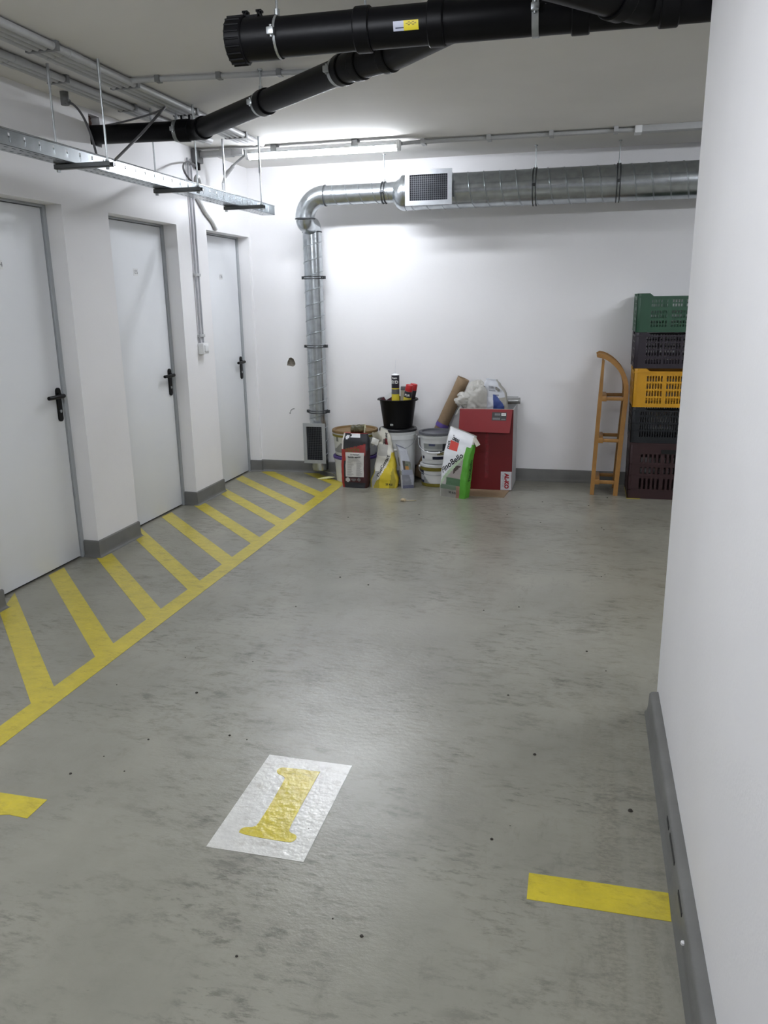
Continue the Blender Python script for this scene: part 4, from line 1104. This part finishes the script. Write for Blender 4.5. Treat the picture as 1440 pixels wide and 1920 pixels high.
flap = fp.build('front_flap', mat('red_flap_print', (136, 22, 29), .45, var=.05, scale=6), box, smooth=False)
MB().box((BX0, BY0-.003, BZ1-.002), (BX1, BY0+t+.002, BZ1+.003)).build('torn_edge', mat('pale_card_edge', (200, 190, 180), .8, var=.2, scale=40), box, smooth=False)
def on_flap(x, y):      # x from the flap's left edge, y down from its top
    tt = y/.18; return Vector((fx0+x, BY0-.0068-.036*tt, BZ1+.001-.18*tt))
lb = MB(); X0, X1, Y0_, Y1_ = .258, .372, .022, .085
lb.add([on_flap(X0, Y0_), on_flap(X1, Y0_), on_flap(X1-.003, Y1_), on_flap(X0-.003, Y1_)], [(3, 2, 1, 0)])
lb_ = lb.build('flap_label', mat('dark_grey_print', (62, 62, 62), .5), flap, smooth=False, fixn=False)
def strip(x0, y0, x1, y1, m):
    mb = MB(); o = Vector((0, -.0006, 0)); mb.add([on_flap(x0, y0)+o, on_flap(x1, y0)+o, on_flap(x1, y1)+o, on_flap(x0, y1)+o], [(3, 2, 1, 0)]); return mb.build('label_strip', m, lb_, smooth=False, fixn=False)
strip(.330, .028, .366, .048, WHINK); strip(.334, .036, .362, .041, INK); strip(.278, .030, .322, .047, mat('mid_grey_print', (118, 118, 120), .5)); strip(.262, .064, .322, .079, mat('mid_grey_print', (118, 118, 120), .5)); strip(.330, .072, .364, .079, mat('mid_grey_print', (118, 118, 120), .5))
wl_ = MB().box((BX1-.088, BY0-.0010, BZ0+.002), (BX1-.002, BY0, BZ0+.152)).build('logo_label', mat('label_white', (196, 196, 200), .5), box, smooth=False)
text('AL-KO', .045, REDINK, wl_, plane_place((BX1-.042, BY0-.0016, BZ0+.075), (0, 0, -.92), (1, 0, 0)), bold=.0030)
text('QUALITY FOR LIFE', .0115, mat('grey_ink', (96, 98, 104), .6), wl_, plane_place((BX1-.070, BY0-.0016, BZ0+.075), (0, 0, -1), (1, 0, 0)))
tp = MB()
for i in range(7):
    x = -.735+.004*math.sin(i*2.1); tp.box((x-.012, BY0-.0012, .10+.055*i), (x+.012, BY0-.0004, .10+.055*i+.052))
tp.build('packing_tape', mat('clear_tape_on_red', (120, 34, 40), .22, var=.2, scale=50), box, smooth=False)
fb = MB(); fb.add([(BX0+.02, BY1-.004, BZ1), (BX1, BY1-.004, BZ1), (BX1+.004, BY1+.010, BZ1+.060), (BX0+.02, BY1+.012, BZ1+.060), (BX0+.02, BY1, BZ1), (BX1, BY1, BZ1), (BX1+.004, BY1+.014, BZ1+.060), (BX0+.02, BY1+.016, BZ1+.060)], [(0, 1, 2, 3), (4, 5, 6, 7), (0, 1, 5, 4), (1, 2, 6, 5), (2, 3, 7, 6), (3, 0, 4, 7)])
fb.build('back_flap', WHC, box, smooth=False)
gr = thing('foil_roll', (-.56, 6.60, .66), 'short grey roll sticking up behind the silver bag in the red carton', 'roll')
MB().cyl((-.66, 6.615, .685), (-.505, 6.610, .690), .026, n=20).build('roll', mat('grey_foil', (150, 150, 148), .3, metal=.5, var=.1), gr)
MB().cyl((-.6, 6.5855, .690), (-.52, 6.5835, .692), .0035, n=8).build('bright_edge', WHITEPL, gr)

# translucent plastic bag in the carton
PLM = bpy.data.materials.new('milky_film'); PLM.use_nodes = True
nt = PLM.node_tree; b = nt.nodes['Principled BSDF']; b.inputs['Base Color'].default_value = (*lin((226, 224, 218)), 1); b.inputs['Roughness'].default_value = .28
tr = nt.nodes.new('ShaderNodeBsdfTransparent'); tl_ = nt.nodes.new('ShaderNodeBsdfTranslucent'); tl_.inputs['Color'].default_value = (*lin((228, 226, 220)), 1)
mx = nt.nodes.new('ShaderNodeMixShader'); mx2 = nt.nodes.new('ShaderNodeMixShader'); nzp = nt.nodes.new('ShaderNodeTexNoise'); nzp.inputs['Scale'].default_value = 16
tcp = nt.nodes.new('ShaderNodeTexCoord'); nt.links.new(tcp.outputs['Object'], nzp.inputs['Vector'])
bpp = nt.nodes.new('ShaderNodeBump'); bpp.inputs['Strength'].default_value = .5; bpp.inputs['Distance'].default_value = .02
nt.links.new(nzp.outputs['Fac'], bpp.inputs['Height']); nt.links.new(bpp.outputs['Normal'], b.inputs['Normal'])
mx.inputs[0].default_value = .35; mx2.inputs[0].default_value = .22
nt.links.new(b.outputs[0], mx.inputs[1]); nt.links.new(tl_.outputs[0], mx.inputs[2]); nt.links.new(mx.outputs[0], mx2.inputs[1]); nt.links.new(tr.outputs[0], mx2.inputs[2])
nt.links.new(mx2.outputs[0], nt.nodes['Material Output'].inputs['Surface'])
pb = thing('plastic_bag', (-.85, 6.49, .56), 'crumpled milky plastic bag bulging out of the red carton', 'bag')
def blob(c, rad, amp, freq, seed, nu=40, nv=28, zmin=None):
    V = []; F = []
    for i in range(nv+1):
        th = math.pi*i/nv
        for j in range(nu):
            ph = 2*math.pi*j/nu
            d = Vector((math.sin(th)*math.cos(ph), math.sin(th)*math.sin(ph), math.cos(th)))
            k_ = 1+amp*noise.noise(d*freq+Vector((seed, 0, 0)))+amp*.6*(.35-abs(noise.noise(d*freq*2.2+Vector((seed, 3, 0)))))+amp*.22*(.3-abs(noise.noise(d*freq*5.1+Vector((1, seed, 4)))))
            p = Vector((c[0]+d.x*rad[0]*k_, c[1]+d.y*rad[1]*k_, c[2]+d.z*rad[2]*k_))
            if zmin is not None: p.z = max(zmin, p.z)
            V.append(p)
    for i in range(nv):
        for j in range(nu): F.append((i*nu+j, i*nu+(j+1) % nu, (i+1)*nu+(j+1) % nu, (i+1)*nu+j))
    return V, F
V, F = blob((-.845, 6.49, .695), (.118, .105, .140), .34, 1.5, 4.0, 64, 44, zmin=.562)
V2, F2 = blob((-.825, 6.52, .74), (.10, .085, .110), .38, 1.9, 7.0, 56, 40, zmin=.60)
for p in V+V2:
    if p.z < .66: p.x = max(BX0+.010, p.x); p.y = min(max(p.y, BY0+.012), BY1-.012)
    p.x = min(p.x, -.755)
MB().add(V, F).build('film', PLM, pb, angle=70); MB().add(V2, F2).build('film_fold', PLM, pb, angle=70)
V, F = blob((-.925, 6.46, .715), (.085, .06, .050), .55, 1.6, 9.0, 40, 26); MB().add(V, F).build('gathered_end', PLM, pb, angle=70)
fl_ = MB(); V = []; F = []
for i in range(9):
    for j in range(9):
        a, b_ = i/8, j/8; V.append((BX0-.006-.045*b_+.03*a*b_, 6.34+.10*a+.012*math.sin(b_*7+a*3), .668-.085*b_*(1-.5*a)+.008*math.sin(a*9)))
for i in range(8):
    for j in range(8): F.append((i*9+j, (i+1)*9+j, (i+1)*9+j+1, i*9+j+1))
fl_.add(V, F).build('trailing_edge', PLM, pb, angle=70)
# silver bag with blue patch in the carton
def p_sil2(px, py, v):
    front = py < 0 and abs(py) >= abs(px)
    if front:
        if px > -.05 and .12 < v < .62 and px < .95-.9*abs(v-.30) and v < .66-.35*px: return (46, 66, 128)
        if v < .56: return (204, 206, 214) if px < 0 else (150, 146, 136)
        if .70 < v < .84 and (px+.1)**2 < .09: return (140, 142, 148) if int(v*70) % 3 else (188, 190, 196)
        if ((px-.5)/.2)**2+((v-.76)/.07)**2 < 1: return (132, 130, 126)
        if .60 < v < .63 and -.1 < px < .4: return (84, 86, 104)
        return (192, 194, 200)
    if px < 0:
        if .58 < v < .82: return (178, 120, 52) if v < .68 else (96, 92, 86)
        return (206, 208, 216)
    return (170, 168, 160)
s2 = Bag('grout_bag', 'silver grout bag with a blue patch standing in the red carton', (-.678, 6.47), -8, .315, lerpk([(0, .165), (.3, .190), (.65, .185), (.88, .130), (1, .085)]), lerpk([(0, .10), (.4, .11), (.8, .08), (1, .03)]), lambda v: (-.045*v*v, .0), p_sil2, seed=11.2, crump=.012, n=4, slant=.0, z0=.5625)

# rolled cardboard leaning on the wall behind the buckets
rc = thing('cardboard_roll', (-1.40, 6.62, 0), 'brown cardboard roll leaning against the wall behind the grey-lidded bucket', 'cardboard roll')
p, q = Vector((-1.362, 6.664, .020)), Vector((-.978, 6.668, .860)); d = (q-p).normalized(); u = d.cross(Vector((0, 1, 0))).normalized(); w = d.cross(u)
V = []; F = []; n = 44
for i in range(15):
    t_ = i/14
    for j in range(n+1):
        a = R(-30+430*j/n); r = .054-.010*j/n+.0015*math.sin(t_*19+j*.3)
        c = p.lerp(q, t_); 
        if j < 3: c = c+d*.006*math.sin(i*2.7)
        V.append(c+(u*math.cos(a)+w*math.sin(a))*r)
for i in range(14):
    for j in range(n): F.append((i*(n+1)+j, i*(n+1)+j+1, (i+1)*(n+1)+j+1, (i+1)*(n+1)+j))
ro = MB().add(V, F).build('rolled_sheet', CARD, rc)
sm_ = ro.modifiers.new('thickness', 'SOLIDIFY'); sm_.thickness = .003
MB().tube([p.lerp(q, .515), p.lerp(q, .555)], .0570, 24, caps=False).build('purple_tape', mat('purple_tape', (104, 84, 158), .4), rc)

# ------------------------------------------------------------------ wooden sled
sl = thing('wooden_sled', (.19, 6.44, 0), 'varnished wooden sled standing upright against the back wall beside the crates', 'sled')
def ribbon(mb, pts, w, y0, y1):
    """bar of in-plane width w following pts (x, z), extruded in Y"""
    P = [Vector((x, 0, z)) for x, z in pts]; k = len(P); a = []; b = []
    for i in range(k):
        tdir = (P[min(i+1, k-1)]-P[max(i-1, 0)]).normalized(); nrm = Vector((tdir.z, 0, -tdir.x))
        ww = w*(.55 if i in (k-1,) else 1)
        a.append(P[i]+nrm*ww/2); b.append(P[i]-nrm*ww/2)
    V = [Vector((p.x, y, p.z)) for y in (y0, y1) for p in a+b]; F = []
    o = 2*k
    for i in range(k-1):
        F += [(i, i+1, k+i+1, k+i), (o+i, o+k+i, o+k+i+1, o+i+1), (i, o+i, o+i+1, i+1), (k+i, k+i+1, o+k+i+1, o+k+i)]
    F += [(0, k, o+k, o), (k-1, o+k-1, o+2*k-1, 2*k-1)]
    mb.add(V, F)
rp = [(.270, 0), (.278, .2), (.287, .4), (.298, .62), (.305, .74), (.306, .80), (.302, .85), (.292, .895), (.276, .935), (.252, .975), (.222, 1.008), (.190, 1.036), (.155, 1.058), (.125, 1.070), (.098, 1.075), (.078, 1.070)]
SY = (6.300, 6.575)
for y in SY: 
    m_ = MB(); ribbon(m_, rp, .034, y, y+.030); m_.build('runner', WOOD, sl, angle=40)
for i in range(5):
    y = 6.300+.068*i; m_ = MB(); ribbon(m_, [(.094, 0.001), (.104, .34), (.116, .70), (.128, 1.04)],   .020 if i else .031, y, y+.032); m_.build('slat', WOOD, sl, angle=40)
for z in (.105, .432, .752):
    xs = .098+.030*z; xe = .272+.044*z
    MB().box((xs+.010, 6.298, z-.020), (xs+.046, 6.607, z+.020), bev=.004).build('crossbar', WOOD, sl)
    for y in (6.304, 6.578): MB().box((xs+.040, y, z-.014), (xe-.008, y+.024, z+.012), bev=.003).build('leg', WOOD, sl)
# ------------------------------------------------------------------ stack of crates
def crate(z0, z1, rgb, label, rows, groups, x0=.352, y0=6.245, W=.60, D=.40, notch=True, slot_w=.0125, pitch=.0195, first=.092, gap=.022, handle=None, rim=.020, lines=()):
    rt = thing('plastic_crate', (x0+W/2, y0+D/2, z0), label, 'crate', 'plastic crates stacked by the wall stub')
    m = mat('crate_'+str(rgb), rgb, .42, var=.06, scale=9)
    H = z1-z0-.001; top = H-rim if notch else H
    def wall(name, o, u, th, L_):
        us = [0]; kinds = []
        x = first
        gi = 0
        while x+slot_w < L_-first+.004:
            us += [x, x+slot_w]; gi += 1
            x += pitch+(gap if gi % groups == 0 else 0)
        us.append(L_)
        hz = set()
        vs = [0]
        for a, b in rows: vs += [a, b]
        vs.append(top); vs = sorted(set(round(v, 4) for v in vs))
        rowset = [(round(a, 4), round(b, 4)) for a, b in rows]
        def hole_(i, j):
            return i % 2 == 1 and any(abs(vs[j]-a) < 1e-5 and abs(vs[j+1]-b) < 1e-5 for a, b in rowset)
        mb = MB().panel(o, u, (0, 0, 1), th, us, vs, hole_)
        if notch:       # raised corners with a sloping shoulder
            U = Vector(u); O = Vector(o); T = Vector(th)
            for s0, s1, s2 in ((0, .085, .110), (L_, L_-.085, L_-.110)):
                q_ = [O+U*s0+Vector((0, 0, top)), O+U*s2+Vector((0, 0, top)), O+U*s1+Vector((0, 0, H)), O+U*s0+Vector((0, 0, H))]
                mb.add(q_+[x_+T for x_ in q_], [(0, 1, 2, 3), (4, 5, 6, 7), (0, 1, 5, 4), (1, 2, 6, 5), (2, 3, 7, 6), (3, 0, 4, 7)])
        n_ = Vector(th).normalized()*-1
        for zl in lines:        # moulded ribs
            c0 = Vector(o)+Vector((0, 0, zl)); mb.panel(c0+n_*.003-Vector((0, 0, .003)), u, (0, 0, 1), -n_*.003, [0, L_], [0, .006], lambda i, j: False)
        return mb.build(name, m, rt, smooth=False)
    zz = z0+.0005
    f = wall('front_wall', (x0, y0, zz), (1, 0, 0), (0, .0035, 0), W)
    wall('back_wall', (x0, y0+D, zz), (1, 0, 0), (0, -.0035, 0), W)
    wall('side_wall', (x0, y0, zz), (0, 1, 0), (.0035, 0, 0), D); wall('side_wall', (x0+W, y0, zz), (0, 1, 0), (-.0035, 0, 0), D)
    MB().panel((x0+.004, y0+.004, zz), (1, 0, 0), (0, 1, 0), (0, 0, .004), [0]+[.05*i+s for i in range(1, 11) for s in (0, .018)]+[W-.008], [0, .05, .11, .14, .20, .23, .29, .33, D-.008], lambda i, j: i % 2 == 1 and j % 2 == 1).build('base', m, rt, smooth=False)
    for xx in (x0, x0+W):
        s = 1 if xx == x0 else -1
        for yy, t_ in ((y0, 1), (y0+D, -1)):
            MB().box((xx-.003*s, yy-.003*t_, zz), (xx+.022*s, yy+.004*t_, zz+H), bev=.0015).box((xx-.003*s, yy-.003*t_, zz), (xx+.004*s, yy+.022*t_, zz+H), bev=.0015).build('corner_post', m, rt)
    MB().panel((x0-.004, y0-.004, zz+top-.012), (1, 0, 0), (0, 1, 0), (0, 0, .012), [0, .008, W, W+.008], [0, .008, D, D+.008], lambda i, j: i == 1 and j == 1).build('rim', m, rt, smooth=False)
    if handle:
        a, b, c, d_ = handle; MB().box((x0+a, y0-.0045, zz+c), (x0+b, y0-.001, zz+d_)).build('hand_hold', mat('hand_hold_dark', (10, 8, 8), .8), rt, smooth=False)
    return rt
crate(0, .432, (48, 25, 27), 'dark brown plastic crate at the bottom of the stack', [(.075, .159), (.195, .247), (.281, .345)], 5, notch=False, slot_w=.016, pitch=.032, first=.080, gap=.012, handle=(.225, .375, .352, .382), lines=(.068, .180, .268), x0=.356)
crate(.432, .700, (12, 16, 22), 'black plastic crate between the brown and the yellow one', [(.045, .085), (.100, .140), (.155, .195), (.208, .236)], 30, notch=True, pitch=.018, slot_w=.010, first=.060, x0=.354, lines=(.092, .147))
crate(.700, .985, (196, 142, 22), 'yellow plastic crate in the middle of the stack', [(.028, .068), (.082, .122), (.136, .176), (.190, .230)], 6, x0=.351)
crate(.985, 1.245, (35, 27, 37), 'dark purple plastic crate under the green one', [(.034, .068), (.090, .130), (.142, .182), (.194, .226)], 6, x0=.345, y0=6.248, first=.078, gap=.010)
crate(1.245, 1.520, (36, 76, 54), 'green plastic crate on top of the stack', [(.036, .054), (.062, .082), (.100, .124), (.131, .152), (.176, .200), (.206, .228)], 6, x0=.342, y0=6.250, first=.100, gap=.024)

# ------------------------------------------------------------------ litter on the floor
lt = MB(); V = []; F = []
for i in range(11):
    for j in range(5):
        a, b_ = i/10, j/4; V.append((-2.215+.150*a+.02*b_*(a-.5), 6.455+.075*b_*math.sin(math.pi*min(1, .15+a*.85))+.02*a, .003+.012*math.sin(math.pi*b_)*math.sin(math.pi*a)+.018*a*a))
for i in range(10):
    for j in range(4): F.append((i*5+j, (i+1)*5+j, (i+1)*5+j+1, i*5+j+1))
sc = thing('paper_scrap', (-2.13, 6.48, 0), 'curled pale yellow plastic scrap with a string on the floor by the grille', 'scrap')
o_ = lt.add(V, F).build('curled_sheet', mat('pale_yellow_film', (212, 208, 150), .4), sc); o_.modifiers.new('thickness', 'SOLIDIFY').thickness = .0012
MB().tube(bez((-2.066, 6.49, .026), (-2.09, 6.54, .045), (-2.15, 6.58, .03), (-2.225, 6.63, .045), 12), .0028, 6).build('string', mat('pale_string', (150, 146, 122), .6), sc)
db = thing('crumb_of_packaging', (-1.29, 5.84, 0), 'small scrap of beige packaging on the floor in front of the bags', 'scrap')
V, F = blob((-1.315, 5.835, .007), (.022, .020, .010), .5, 2.2, 2., 16, 10, zmin=.0015); MB().add(V, F).build('torn_piece', mat('beige_scrap', (168, 150, 120), .6, var=.25, scale=60), db)
m_ = MB(); m_.xf = Matrix.Translation((-1.268, 5.845, .002)) @ Matrix.Rotation(R(12), 4, 'Z'); m_.box((-.03, -.006, 0), (.03, .008, .003)).box((.02, -.003, 0), (.052, .002, .004)).build('strip', mat('pale_scrap', (176, 164, 140), .6), db)
gt = MB()
for i in range(46):
    x = random.uniform(-1.85, .2); y = random.uniform(1.3, 6.0); s = random.uniform(.002, .0055)
    gt.lathe([(0, 0), (s, .0004), (s*.8, s*.6), (0, s*.7)], 6, (x, y, .0002))
for x, y, s in ((.21, 6.22, .007), (-.27, 6.0, .005), (-.105, 2.46, .006), (.195, 2.21, .008), (-1.28, 4.05, .006), (-1.44, 2.62, .006)):
    gt.lathe([(0, 0), (s, .0005), (s*.7, s*.6), (0, s*.7)], 7, (x, y, .0002))
g_ = gt.build('grit', mat('dark_grit', (52, 48, 42), .9), None); tag(g_, 'tiny dark crumbs of dirt scattered on the garage floor', 'dirt', kind='stuff')
